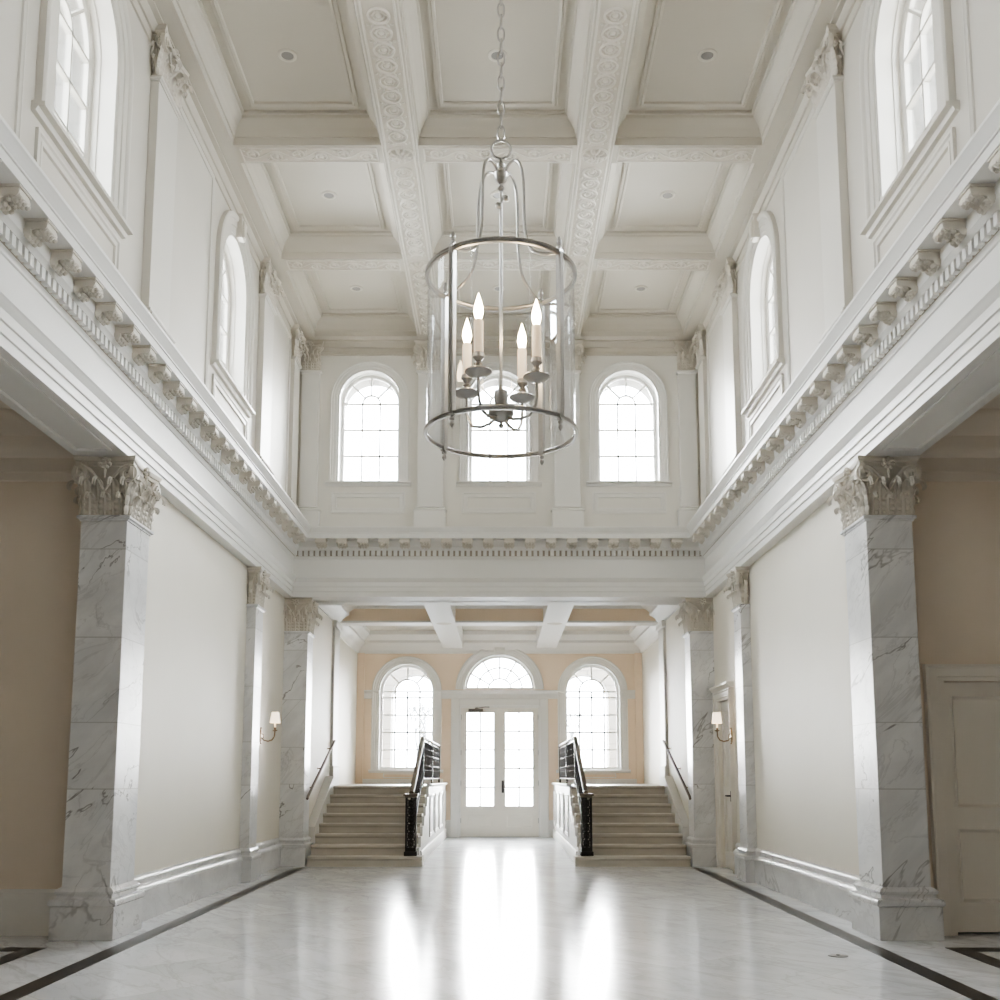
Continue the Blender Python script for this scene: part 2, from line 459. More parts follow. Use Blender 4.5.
# ---------------------------------------------------------------- windows
n_win = [0]
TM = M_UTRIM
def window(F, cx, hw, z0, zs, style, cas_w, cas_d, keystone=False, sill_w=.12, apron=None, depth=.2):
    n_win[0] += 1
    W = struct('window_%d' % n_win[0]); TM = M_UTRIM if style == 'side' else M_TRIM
    A = arch(cx, hw, z0, zs)
    if style == 'side':
        cp = [(-.004, -depth+.06), (-.004, .012), (.03, .014), (.035, .022), (.10, .024), (.105, .034), (.17, .036), (.18, .05), (.20, .058), (.22, .055), (.235, .045), (cas_w, .04), (cas_w, 0)]
    else:
        k = cas_w/.24
        cp = [(-.004, -depth+.06), (-.004, .010), (.05*k, .012), (.055*k, .020), (.13*k, .022), (.135*k, .03), (.19*k, .032), (.2*k, cas_d), (.235*k, cas_d), (cas_w, cas_d*.8), (cas_w, 0)]
    MB().sweep(A, cp, F).build('casing', TM, W)
    # fixed frame set back in the opening
    fw = .05
    loop = A
    fr = [(-.002, -depth-.015), (-fw, -depth-.015), (-fw, -depth+.02), (-fw+.012, -depth+.035), (-.01, -depth+.04), (-.01, -depth+.09), (-.002, -depth+.09)]
    MB().sweep(loop, fr, F).build('window_frame', TM, W)
    fm = MB()
    fm.plate(rect(cx-hw, cx+hw, z0, z0+.055), [], -depth-.04, -depth+.05, F).build('bottom_rail', TM, W)
    g = MB(); g.plate(arch(cx, hw-.03, z0+.03, zs), [], -depth-.006, -depth, F); g.build('glass_pane', M_GLASS, W)
    # glazing bars
    mb = MB(); t = {'side': .011, 'end': .010}.get(style, .015); b0, b1 = -depth-.02, -depth+.022
    def bar(u0, v0, u1, v1):
        L = math.hypot(u1-u0, v1-v0); nx, ny = -(v1-v0)/L*t, (u1-u0)/L*t
        mb.plate([(u0-nx, v0-ny), (u1-nx, v1-ny), (u1+nx, v1+ny), (u0+nx, v0+ny)], [], b0, b1, F)
    def ring_(r, a0=0, a1=PI):
        n = 18
        pts = [(cx-r*math.cos(a0+(a1-a0)*i/n), zs+r*math.sin(a0+(a1-a0)*i/n)) for i in range(n+1)]
        mb.sweep(pts, [(-t, b0), (t, b0), (t, b1), (-t, b1)], F, cprof=True)
    ih = hw-fw
    if style in ('side', 'end'):
        for s in (-1, 1): bar(cx+s*ih/3, z0+.05, cx+s*ih/3, zs)
        hgt = zs-z0-.05
        for k in (1, 2): bar(cx-ih, z0+.05+hgt*k/3, cx+ih, z0+.05+hgt*k/3)
        bar(cx-ih, zs, cx+ih, zs)
        ring_(ih/3)
        for a in (45, 90, 135):
            bar(cx+ih/3*math.cos(rad(a)), zs+ih/3*math.sin(rad(a)), cx+ih*math.cos(rad(a)), zs+ih*math.sin(rad(a)))
    elif style == 'hall':
        for k in (-.5, 0, .5): bar(cx+k*ih, z0+.05, cx+k*ih, zs)
        for k in range(1, 5): bar(cx-ih, z0+.05+(zs-z0-.05)*k/4.35, cx+ih, z0+.05+(zs-z0-.05)*k/4.35)
        bar(cx-ih, zs, cx+ih, zs)
        ring_(ih*.5)
        for a in (45, 90, 135):
            bar(cx+ih*.5*math.cos(rad(a)), zs+ih*.5*math.sin(rad(a)), cx+ih*math.cos(rad(a)), zs+ih*math.sin(rad(a)))
    else:   # fanlight
        ring_(ih*.36); ring_(ih*.70)
        for a in (30, 60, 90, 120, 150):
            bar(cx+ih*.36*math.cos(rad(a)), zs+ih*.36*math.sin(rad(a)), cx+ih*math.cos(rad(a)), zs+ih*math.sin(rad(a)))
    mb.build('glazing_bars', TM, W)
    if sill_w:
        e = cas_w+.04
        sp = MB()
        pr = [(0, 0), (.02, -.055), (.035, -.05), (.05, -.03), (.075, -.026), (.075, 0)]
        for (u, ww) in ((cx, hw+e),):
            sp.plate([(0, -.06), (.03, -.055), (.045, -.03), (.085, -.026), (.085, .0), (-.0, .004)], [], -ww, ww,
                     (lambda F_, cx_: (lambda a, zb, l: F_(cx_+l, z0+zb, a)))(F, cx))
        # the inner ledge running back to the frame
        sp.plate(rect(cx-hw, cx+hw, z0-.02, z0+.004), [], -depth-.03, 0, F)
        sp.build('sill', TM, W)
    if apron:
        a0, a1, ah = apron
        MB().sweep(rect(cx-a0, cx+a0, a1, a1+ah), [(0, 0), (0, .022), (.02, .024), (.03, .012), (.055, .012), (.06, .018), (.075, .018), (.08, .0)], F, closed=True).build('apron_panel', TM, W)
    if keystone:
        kt = zs+hw+cas_w-.01; kb = zs+hw+.012
        kk = MB()
        kk.plate([(cx-.055, kb), (cx+.055, kb), (cx+.10, kt), (cx-.10, kt)], [], 0, .085, F)
        kk.plate([(cx-.035, kb+.01), (cx+.035, kb+.01), (cx+.06, kt-.03), (cx-.06, kt-.03)], [], .085, .105, F)
        kk.plate([(cx-.115, kt), (cx+.115, kt), (cx+.115, kt+.025), (cx-.115, kt+.025)], [], 0, .105, F)
        kk.build('keystone', M_CARVE, W)
    return W
for s, F in ((-1, face_left(-XU)), (1, face_right(XU))):
    for y in SWY[:3]:
        window(F, y, SHW, WIN_Z0, WIN_ZS-.01, 'side', .235, .05, keystone=True, apron=(SHW+.20, 4.78, .30))
for x in EWX:
    window(face_end(YE), x, EHW, WIN_Z0, WIN_ZS+.04, 'end', .125, .04, apron=(EHW+.085, 4.76, .30))

# wall panel mouldings between the upper windows and pilasters
PM = [(0, 0), (0, .016), (.015, .020), (.028, .012), (.045, .012), (.05, 0)]
for s, F in ((-1, face_left(-XU)), (1, face_right(XU))):
    mb = MB()
    for (a, b) in ((8.42, 9.66), (4.47, 5.72), (12.26, 13.45)):
        trim(MB().sweep(rect(a, b, 4.82, 7.02), PM, F, closed=True), M_UTRIM)
# plinth course standing on the cornice
PL = [(0, 4.45), (.03, 4.45), (.03, 4.62), (.015, 4.64), (0, 4.65)]
for s, nm in ((-1, 'left'), (1, 'right')):
    path = [(-XU, YE), (-XU, YN)] if s < 0 else [(XU, YN), (XU, YE)]
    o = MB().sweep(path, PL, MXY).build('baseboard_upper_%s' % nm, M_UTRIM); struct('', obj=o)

# ---------------------------------------------------------------- ceiling
o = MB().box(-3.6, 3.6, YN-.2, YE+.6, ZC, ZC+.25).build('ceiling', M_CEIL, smooth=False); struct('', obj=o)
BX, BH = .95, .18
BY = [7.37, 9.60, 11.84, 5.14, 2.91]
trim(MB().box(-XU, -2.56, YN, YE, ZS, ZC), M_CEIL, smooth=False); trim(MB().box(2.56, XU, YN, YE, ZS, ZC), M_CEIL, smooth=False)
trim(MB().box(-2.56, 2.56, 13.88, YE, ZS, ZC), M_CEIL, smooth=False)
# bead and crown under the perimeter beam
CP = [(0, 7.03), (.016, 7.035), (.02, 7.055), (.012, 7.07), (.003, 7.075), (.003, 7.145), (.02, 7.15), (.03, 7.165), (.05, 7.185), (.055, 7.20), (.10, 7.205), (.10, 7.222)]
trim(MB().sweep([(XU, YN), (XU, YE), (-XU, YE), (-XU, YN)], CP, MXY), M_CEIL)

def carved_ring(mb, x, y, z, r, t, n=18):
    mb.rings([[(x+(r+dr)*math.cos(a), y+(r+dr)*math.sin(a), z-dz) for dr, dz in ((-t, 0), (-t*.5, t*1.7), (t*.5, t*1.7), (t, 0))] for a in [2*PI*i/n for i in range(n)]], closed=True, loop=False)
def carved_boss(mb, x, y, z, r, h, n=8):
    mb.rings([[(x+r*k*math.cos(2*PI*i/n), y+r*k*math.sin(2*PI*i/n), z-h*q) for i in range(n)] for k, q in ((1, 0), (.85, .6), (.4, 1), (.02, 1.05))], caps=False)
def leaf_blob(mb, x, y, z, a, L, wd, h):
    ca, sa = math.cos(a), math.sin(a); rs = []
    for t, k, q in ((0, .15, 0.3), (.25, .8, .9), (.5, 1, 1), (.75, .7, .9), (1, .08, .2)):
        cx, cy = x+ca*L*t, y+sa*L*t
        rs.append([(cx-sa*wd*k*j, cy+ca*wd*k*j, z-(h*q if abs(j) < .9 else 0)) for j in (-1, -.4, .4, 1)])
    mb.rings(rs, loop=False, caps=False)
BEAMS = []
for s in (-1, 1):
    bm_ = trim(MB().box(s*BX-BH, s*BX+BH, YN, 13.88, ZS, ZC), M_CEIL, smooth=False)
    mb = MB()
    for e in (-.135, .135):
        mb.tube([(s*BX+e, 4.0, ZS), (s*BX+e, 13.8, ZS)], .012, 6)
        mb.tube([(s*BX+e*1.25, 4.0, ZS), (s*BX+e*1.25, 13.8, ZS)], .007, 6)
    y = 4.1
    while y < 13.8:
        if min(abs(y-b) for b in BY) > .17:
            carved_ring(mb, s*BX, y, ZS, .085, .012)
            carved_ring(mb, s*BX, y, ZS, .045, .008, 12)
            carved_boss(mb, s*BX, y, ZS, .028, .014)
            for k in range(6):
                leaf_blob(mb, s*BX+.03*math.cos(k*PI/3), y+.03*math.sin(k*PI/3), ZS, k*PI/3, .04, .012, .010)
            for sx in (-1, 1):
                leaf_blob(mb, s*BX+sx*.05, y+.095, ZS, rad(90-sx*30), .05, .014, .012)
                leaf_blob(mb, s*BX+sx*.05, y+.095, ZS, rad(-90+sx*30), .05, .014, .012)
                carved_boss(mb, s*BX+sx*.098, y+.1, ZS, .016, .012)
        y += .20
    MB().box(s*BX-.13, s*BX+.13, 4.0, 13.8, ZS-.003, ZS+.01).build('band_recess_shade', M_BAND_SHADE, bm_, smooth=False)  # thin flat strip whose darker tone imitates a shaded recess
    mb.build('carved_band', M_CEILR, bm_)
    for yb in BY[:4]:
        r = MB(); x = s*BX
        r.lathe([(.135, 0), (.135, -.012), (.12, -.02), (.11, -.012), (.10, -.012), (.10, 0)], (x, yb, ZS+.002), 24)
        for k in range(10):
            a = 2*PI*k/10; leaf_blob(r, x+.03*math.cos(a), yb+.03*math.sin(a), ZS-.005, a, .095, .03, .034)
        for k in range(6):
            a = 2*PI*(k+.5)/6; leaf_blob(r, x+.01*math.cos(a), yb+.01*math.sin(a), ZS-.022, a, .05, .02, .026)
        carved_boss(r, x, yb, ZS-.02, .022, .036)
        r.build('rosette', M_CARVE, bm_)
def cross_beam(x0, x1, y):
    b = trim(MB().box(x0, x1, y-.15, y+.15, ZS, ZC), M_CEIL, smooth=False)
    mb = MB(); a0, a1 = x0+.05, x1-.05
    mb.sweep(rect(a0, a1, y-.11, y+.11), [(-.008, ZS), (-.004, ZS-.012), (.006, ZS-.012), (.010, ZS)], MXY, closed=True)
    n = max(2, round((a1-a0)/.235)); p = (a1-a0)/n
    pts = [(a0+p*n*i/(n*10), y+.055*math.sin(PI*i/10), ZS) for i in range(n*10+1)]
    mb.tube(pts, .010, 6)
    for i in range(n):
        cx = a0+p*(i+.5); sg = 1 if i % 2 == 0 else -1
        carved_ring(mb, cx, y-sg*.02, ZS, .055, .010, 14); carved_boss(mb, cx, y-sg*.02, ZS, .026, .016)
        for k in range(5): leaf_blob(mb, cx+.025*math.cos(k*2*PI/5), y-sg*.02+.025*math.sin(k*2*PI/5), ZS, k*2*PI/5, .03, .011, .012)
        for da in (40, 90, 140): leaf_blob(mb, cx+p*.5*(1 if da < 90 else -1 if da > 90 else 0)*.6, y-sg*.05, ZS, rad(-sg*da), .045, .014, .012)
    MB().box(a0, a1, y-.105, y+.105, ZS-.003, ZS+.01).build('band_recess_shade', M_BAND_SHADE, b, smooth=False)  # same strip on the cross beam, recess shade in its colour
    mb.build('carved_band', M_CEILR, b)
for y in BY:
    cross_beam(-2.56, -BX-BH, y); cross_beam(-BX+BH, BX-BH, y); cross_beam(BX+BH, 2.56, y)
ys = sorted(BY); yr = [(ys[i]+.15, ys[i+1]-.15) for i in range(4)] + [(ys[4]+.15, 13.88)]
xr = [(-2.56, -BX-BH), (-BX+BH, BX-BH), (BX+BH, 2.56)]
CO = [(.003, 7.222), (.003, 7.29), (.018, 7.295), (.02, 7.32), (.03, 7.335), (.034, 7.365), (.05, 7.385), (.075, 7.42), (.10, 7.44), (.105, 7.465), (.125, 7.47), (.125, 7.5)]
FR = [(.0, 7.5), (.0, 7.482), (.012, 7.476), (.03, 7.480), (.04, 7.470), (.06, 7.478), (.066, 7.5)]
for (y0, y1) in yr:
    for (x0, x1) in xr:
        trim(MB().sweep(rect(x0, x1, y0, y1), CO, MXY, closed=True), M_CEIL)
        trim(MB().sweep(rect(x0+.19, x1-.19, y0+.19, y1-.19), FR, MXY, closed=True), M_CEIL)

# recessed ceiling lights
dl = None; DLP = []
rows = {7.3-.96: 'nearest', 8.55: 'first', 10.85: 'second', 13.02: 'third'}
rl = [('first', 8.55), ('second', 10.80), ('third', 13.02)]
for rn, y in rl:
    for cn, x in (('left', -1.86), ('middle', 0.0), ('right', 1.86)):
        lab = {'first': 'round recessed ceiling light in the %s coffer of the row nearest the viewer',
               'second': 'round recessed ceiling light in the %s coffer of the middle visible row',
               'third': 'round recessed ceiling light in the %s coffer of the row beside the end wall'}[rn] % cn
        if dl is None:
            dl = thing('recessed_light', lab, 'ceiling light', (x, y, ZC), 0, 'recessed coffer lights')
            MB().lathe([(.052, .004), (.085, .004), (.085, -.006), (.075, -.012), (.058, -.010), (.052, .0)], (0, 0, 0), 28).build('trim_ring', M_CEILR, dl)
            MB().lathe([(.054, -.004), (.05, .0), (.045, -.002), (.0, -.003)], (0, 0, 0), 24).build('lens', M_LENS, dl)
        else:
            c = copy_tree(dl); c.location = (x, y, ZC); c['label'] = lab

# ---------------------------------------------------------------- capitals and pilasters
def leaf_mesh(lw, lh, curl):
    mb = MB(); rs = []; N = 26
    for i in range(N+1):
        t = i/N; lobe = abs(math.sin(4.5*PI*t))**.6
        wd = lw/2*(.86+.26*math.sin(PI*min(1, t*1.15))) * (1 if t < .72 else max(.22, 1-(t-.72)/.28*.7)) * (.74+.26*lobe)
        lean = .15*lh
        if t < .72: z = lh*t/.86; o = lean*t**1.5 + .012*lh
        else:
            a = (t-.72)/.28*rad(205); R = curl
            z = lh*.72/.86 + R*math.sin(a); o = lean*.72**1.5 + .012*lh + R*(1-math.cos(a))
        row = []
        for j in range(9):
            s = (j-4)/4; aj = abs(s)
            rib = .20*lw*max(0, 1-aj*2.2) + (.14*lw*lobe if .4 < aj < .8 else 0)
            row.append((s*wd, -(o+rib), z - .04*lh*aj*lobe))
        rs.append(row)
    mb.rings(rs, loop=False, caps=False)
    return mb
def volute_mesh(R, th):
    """spiral scroll in the local xz plane, thickness along y; the stem comes from -x"""
    mb = MB(); rs = []; N = 44; turns = 2.1
    for i in range(N+1):
        t = i/N; a = PI/2 - t*turns*2*PI; r = R*(1-.86*t); w_ = R*.20*(1-.55*t)
        c, s = math.cos(a), math.sin(a); y = -th*.5*t
        rs.append([((r-w_)*c, y+th*.0, (r-w_)*s), ((r-w_)*c, y-th, (r-w_)*s), ((r+w_)*c, y-th, (r+w_)*s), ((r+w_)*c, y, (r+w_)*s)])
    mb.rings(rs)
    mb.plate([(R*.9*math.cos(2*PI*k/20), R*.9*math.sin(2*PI*k/20)) for k in range(20)], [], -th*.55, th*.4, MXZ)
    # stem rising from the leaves to the scroll
    st = [(-R*2.6+R*2.6*t, -th*.5, -R*1.9+R*2.9*math.sin(t*PI/2)) for t in [k/8 for k in range(9)]]
    mb.tube(st, [R*.16+R*.06*k/8 for k in range(9)], 6)
    mb.box(-R*.5, R*.5, -th*.3, th*.9, -R*.7, R*1.2)
    return mb
def fleuron_mesh(R):
    mb = MB()
    for k in range(7):
        a = PI*2*k/7+PI/2; mb.lathe([(0, -R*.34), (R*.28, -R*.18), (R*.34, 0), (R*.25, R*.2), (0, R*.34)], (R*.62*math.cos(a), -R*.35, R*.62*math.sin(a)), 8)
    mb.lathe([(0, -R*.3), (R*.3, -R*.1), (R*.3, R*.1), (0, R*.3)], (0, -R*.55, 0), 8)
    mb.lathe([(R*.12, -R*2.0), (R*.26, -R*1.2), (R*.2, -R*.4), (R*.05, 0)], (0, -R*.3, 0), 8)
    return mb
CAPCACHE = {}
def capital(parent, w, d, h, z, faces):
    """faces: subset of front/left/right on which the carving stands; local front is -y"""
    key = (w, d, h)
    ab = .055 if w > .3 else .05
    bell = MB(); ins = min(.028, d*.2)
    rs = []
    for t, e in ((0, 0), (.06, .0), (.4, .004), (.7, .014), (.84, .035), (.86, .03)):
        rs.append([(sx*(w/2-ins+e), sy*(d/2-ins+e), h*t) for sx, sy in ((-1, -1), (1, -1), (1, 1), (-1, 1))])
    bell.rings(rs)
    cap = bell.build('capital', M_CARVE, parent, (0, 0, z))
    # abacus with hollowed sides
    def ring_ab(e, zz):
        pts = []
        for (ax, ay, bx, by, nx, ny, L) in ((-1, -1, 1, -1, 0, 1, w), (1, -1, 1, 1, -1, 0, d), (1, 1, -1, 1, 0, -1, w), (-1, 1, -1, -1, 1, 0, d)):
            for k in range(8):
                t = k/8; dip = min(.04, L*.14)*math.sin(PI*t)
                pts.append(((w/2+e)*(ax+(bx-ax)*t)+nx*dip, (d/2+e)*(ay+(by-ay)*t)+ny*dip, zz))
        return pts
    m = MB(); m.rings([ring_ab(ab*.75, h*.86), ring_ab(ab*.8, h*.91), ring_ab(ab, h*.925), ring_ab(ab*1.1, h*.975), ring_ab(ab*1.1, h)])
    m.build('abacus', M_CARVE, cap)
    R = min(.070, w*.19, h*.16)
    def face(L, org, rz, deep, sides=(-1, 1)):
        def at(x, y, zz):
            c, s = math.cos(rz), math.sin(rz); return (org[0]+c*x-s*y, org[1]+s*x+c*y, zz)
        k1 = ('lo', round(L, 3), h)
        n = 3 if L > .2 else 1
        if k1 not in CAPCACHE:
            CAPCACHE[k1] = [leaf_mesh(L/n*.88, h*.36, h*.075), leaf_mesh(L/n*.86, h*.62, h*.105)]
            CAPCACHE[k1] = [x.build('acanthus_leaf', M_CARVE, cap) for x in CAPCACHE[k1]]
            fresh = True
        else: fresh = False
        lo, hi = CAPCACHE[k1]
        used = [fresh, fresh]
        def place(i, x, y):
            src = (lo, hi)[i]
            if used[i]:
                src.location = at(x, y, .0); src.rotation_euler = (0, 0, rz); used[i] = False
            else: inst(src, 'acanthus_leaf', cap, at(x, y, 0), rz)
        for i in range(n): place(0, (i-(n-1)/2)*L/n, .010)
        m2 = max(1, n-1)
        for i in range(m2): place(1, (i-(m2-1)/2)*L/n if n > 1 else 0, .020)
        if n > 1:
            for sx in sides: place(1, sx*(L/2-.02), .016)
        kv = ('v', round(R, 4))
        if L > .06:
            for sx in sides:
                x = sx*(L/2+ab*.35-R*.25); kx = sx if L > .15 else sx*.4
                if kv not in CAPCACHE:
                    v = volute_mesh(R, .03).build('volute', M_CARVE, cap); CAPCACHE[kv] = v
                    v.location = at(x, -.022, h*.86-R*1.15); v.rotation_euler = (0, 0, rz); v.scale = (kx, 1, 1)
                else: inst(CAPCACHE[kv], 'volute', cap, at(x, -.022, h*.86-R*1.15), rz, (kx, 1, 1))
        if L > .2:
            kf = ('f', round(R, 4))
            if kf not in CAPCACHE:
                v = fleuron_mesh(R*.85).build('fleuron', M_CARVE, cap); CAPCACHE[kf] = v; v.location = at(0, -.025, h*.88); v.rotation_euler = (0, 0, rz)
            else: inst(CAPCACHE[kf], 'fleuron', cap, at(0, -.025, h*.88), rz)
    if 'front' in faces: face(w, (0, -d/2), 0, d)
    if 'right' in faces: face(d, (w/2, 0), PI/2, w, (-1,) if d < .2 else (-1, 1))
    if 'left' in faces: face(d, (-w/2, 0), -PI/2, w, (1,) if d < .2 else (-1, 1))
    return cap

def pilaster(name, label, cat, loc, rz, w, d, H, caph, plinth_h, base_h, ms, mb_, faces, group=None, pe=.055, engaged=False):
    P = thing(name, label, cat, loc, rz, group)
    b = MB().box(-w/2-pe, w/2+pe, -d/2-pe, d/2+pe, 0, plinth_h).build('plinth', mb_, P, bevel=.004)
    pr = [(-pe, plinth_h), (-pe-.012, plinth_h+.008), (-pe-.016, plinth_h+base_h*.2), (-pe-.006, plinth_h+base_h*.36), (-pe*.45, plinth_h+base_h*.42), (-pe*.4, plinth_h+base_h*.6),
          (-pe*.62, plinth_h+base_h*.66), (-pe*.7, plinth_h+base_h*.78), (-pe*.45, plinth_h+base_h*.9), (0, plinth_h+base_h)]
    MB().sweep(rect(-w/2, w/2, -d/2, d/2), pr, MXY, closed=True).build('base_moulding', mb_, P)
    zt = H-caph
    MB().box(-w/2, w/2, -d/2, d/2, plinth_h, zt-.03).build('shaft', ms, P, bevel=.004)
    MB().sweep(rect(-w/2, w/2, -d/2, d/2), [(0, zt-.045), (-.010, zt-.043), (-.012, zt-.034), (-.026, zt-.026), (-.026, zt-.008), (-.012, zt), (.03, zt), (.03, zt-.045)], MXY, closed=True, cprof=True).build('necking', ms, P)
    capital(P, w, d, caph, zt, faces)
    if engaged:      # cut flush with the wall it stands against
        for o in [c for c in P.children]+[g for c in P.children for g in c.children if g.name.startswith('abacus')]:
            if o.type == 'MESH':
                for v in o.data.vertices: v.co.y = min(v.co.y, d/2-.001)
    return P

# the big marble piers
ALLF = ('front', 'left', 'right')
for s, nm in ((-1, 'left'), (1, 'right')):
    lab = {'left': 'large white marble pier at left corner beside the wall with the light switch',
           'right': 'large white marble pier at right beside the white panelled door'}[nm]
    pilaster('marble_pier', lab, 'pier', (s*2.965, 8.0, 0), 0, .35, .50, 3.57, .45, .235, .135, M_MARB, M_MARBP, ALLF, 'marble piers and pilasters')
    lab = {'left': 'slim white marble pilaster on the left wall just before the left sconce',
           'right': 'slim white marble pilaster on the right wall just before the sconce and narrow doorway'}[nm]
    pilaster('marble_pilaster', lab, 'pilaster', (s*2.845, 12.13, 0), s*-PI/2, .36, .11, 3.57, .43, .235, .135, M_MARB, M_MARBP, ALLF, 'marble piers and pilasters', pe=.04, engaged=True)
    lab = {'left': 'marble pier standing beside the bottom step of the left staircase',
           'right': 'marble pier standing beside the bottom step of the right staircase'}[nm]
    pilaster('marble_pier', lab, 'pier', (s*2.755, 14.26, 0), 0, .35, .40, 3.57, .45, .235, .135, M_MARB, M_MARBP, ALLF, 'marble piers and pilasters', pe=.045)
# painted pilasters of the upper storey
ZU = 4.49
for s, nm in ((-1, 'left'), (1, 'right')):
    for y, wh in ((8.08, 'between the two visible windows'), (11.92, 'beyond the farther window')):
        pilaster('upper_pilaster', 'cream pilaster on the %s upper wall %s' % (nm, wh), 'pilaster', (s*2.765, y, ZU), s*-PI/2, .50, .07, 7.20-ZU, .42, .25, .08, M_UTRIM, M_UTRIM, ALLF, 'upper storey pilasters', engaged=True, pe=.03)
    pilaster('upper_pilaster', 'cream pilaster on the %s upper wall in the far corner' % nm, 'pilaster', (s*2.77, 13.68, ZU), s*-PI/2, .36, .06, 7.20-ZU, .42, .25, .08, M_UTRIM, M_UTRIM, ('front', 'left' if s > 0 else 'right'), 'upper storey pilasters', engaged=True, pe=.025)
for x, w_, lab in ((-2.62, .24, 'cream pilaster on the end wall in its left corner'), (-.945, .35, 'cream pilaster on the end wall left of the middle window'),
                   (.945, .35, 'cream pilaster on the end wall right of the middle window'), (2.62, .24, 'cream pilaster on the end wall in its right corner')):
    pilaster('upper_pilaster', lab, 'pilaster', (x, 14.06, ZU), 0, w_, .08, 7.20-ZU, .42, .28, .07, M_TRIM, M_TRIM, ('front',) if abs(x) > 2 else ALLF, 'upper storey pilasters', engaged=True, pe=.04)

# ---------------------------------------------------------------- stair alcove
XA = 2.84
for s, nm in ((-1, 'left'), (1, 'right')):
    w = MB().box(*sorted((s*2.64, s*3.3)), 14.50, 17.0, 0, 4.2).build('wall_alcove_%s_front' % nm, M_WALL, bevel=.004); struct('', obj=w)
    trim(MB().box(*sorted((s*2.60, s*2.75)), 16.5, 17.0, 1.03, 3.62), M_TRIM, bevel=.004)
    trim(MB().box(*sorted((s*2.575, s*2.75)), 16.46, 17.03, 1.03, 1.34), M_TRIM, bevel=.012)
    trim(MB().box(*sorted((s*2.565, s*2.75)), 16.45, 17.03, 3.52, 3.63), M_TRIM, bevel=.02)
    w = MB().box(*sorted((s*XA, s*3.3)), 17.0, YB+.3, 0, 4.2).build('wall_alcove_%s' % nm, M_WALL, smooth=False); struct('', obj=w)
AWX, AHW, AZ0, AZS = 1.85, .545, 1.31, 2.87
FZ, FRR = 2.90, .70
hs = [arch(-AWX, AHW, AZ0, AZS), arch(AWX, AHW, AZ0, AZS), arch(0, FRR, FZ, FZ+.001)]
outer = [(-3.2, 0), (-.80, 0), (-.80, 2.57), (.80, 2.57), (.80, 0), (3.2, 0), (3.2, 4.2), (-3.2, 4.2)]
w = MB().plate(outer, hs, -.30, 0, face_end(YB)).build('wall_alcove_back', M_ALC, smooth=False); struct('', obj=w)
AF = face_end(YB)
window(AF, -AWX, AHW, AZ0, AZS, 'hall', .15, .05, sill_w=.1)
window(AF, AWX, AHW, AZ0, AZS, 'hall', .15, .05, sill_w=.1)
window(AF, 0, FRR, FZ, FZ+.001, 'fan', .18, .05, sill_w=0)
# impost band
for (a, b) in ((-XA, -AWX-AHW), (-AWX+AHW, AWX-AHW), (AWX+AHW, XA)):
    trim(MB().plate([(0, 2.715), (.012, 2.72), (.012, 2.82), (.03, 2.84), (.05, 2.86), (.05, 2.885), (0, 2.89)], [], a, b, lambda u, v, l: (l, YB-u, v)), M_TRIM)
# pilaster strips in the corners, door architrave, dado
for s in (-1, 1):
    trim(MB().box(*sorted((s*2.70, s*XA)), YB-.06, YB, 1.04, 3.63), M_ALC, smooth=False)
    trim(MB().box(*sorted((s*.80, s*.965)), YB-.05, YB+.02, 0, 2.715), M_TRIM, bevel=.006)
    trim(MB().box(*sorted((s*.965, s*1.09)), YB-.03, YB, 0, .33), M_TRIM, bevel=.006)
    trim(MB().box(*sorted((s*1.12, s*XA)), YB-.04, YB, 1.03, 1.13), M_TRIM, bevel=.006)
    trim(MB().sweep(rect(s*AWX-.45, s*AWX+.45, 1.15, 1.24), [(0, 0), (0, .012), (.012, .012), (.018, 0)], AF, closed=True), M_TRIM)
trim(MB().box(-.80, .80, YB-.04, YB+.02, 2.57, 2.715), M_TRIM, bevel=.006)
trim(MB().plate([(-.09, 3.58), (.09, 3.58), (.12, 3.86), (-.12, 3.86)], [], 0, .07, AF), M_TRIM, bevel=.005)
# crown and ceiling beams
AC = [(0, 3.62), (.02, 3.625), (.03, 3.68), (.05, 3.70), (.07, 3.74), (.12, 3.79), (.16, 3.82), (.16, 3.87), (.22, 3.93), (.27, 3.97), (.27, 4.06)]
trim(MB().sweep([(XA, 17.0), (XA, YB), (-XA, YB), (-XA, 17.0)], AC, MXY), M_TRIM)
trim(MB().sweep([(2.64, 14.66), (2.64, 17.0), (XA, 17.0)], AC, MXY), M_TRIM)
trim(MB().sweep([(-XA, 17.0), (-2.64, 17.0), (-2.64, 14.66)], AC, MXY), M_TRIM)
o = MB().box(-3.3, 3.3, 14.3, YB+.3, 4.05, 4.3).build('ceiling_alcove', M_CEIL, smooth=False); struct('', obj=o)
for x in (-.93, .93):
    trim(MB().box(x-.20, x+.20, 14.66, YB-.1, 3.72, 4.06), M_TRIM, bevel=.008)
    trim(MB().lathe([(0, -.02), (.06, -.018), (.12, -.006), (.14, 0)], (x, 17.45, 3.722), 20), M_CARVE)
for (a, b) in ((-2.84, -1.13), (-.73, .73), (1.13, 2.84)):
    trim(MB().box(a, b, 17.30, 17.62, 3.72, 4.06), M_ALC, smooth=False)
    trim(MB().box(a, b, 17.285, 17.30, 3.72, 3.745), M_TRIM, smooth=False)
    trim(MB().box(a, b, 17.29, 17.63, 3.712, 3.721), M_TRIM, smooth=False)
    trim(MB().plate([(0, 3.95), (.03, 3.97), (.05, 4.02), (.06, 4.06), (0, 4.06)], [], a, b, lambda u, v, l: (l, 17.30-u, v)), M_TRIM)
    trim(MB().plate([(0, 3.95), (.03, 3.97), (.05, 4.02), (.06, 4.06), (0, 4.06)], [], a, b, lambda u, v, l: (l, 14.67+u, v)), M_TRIM)

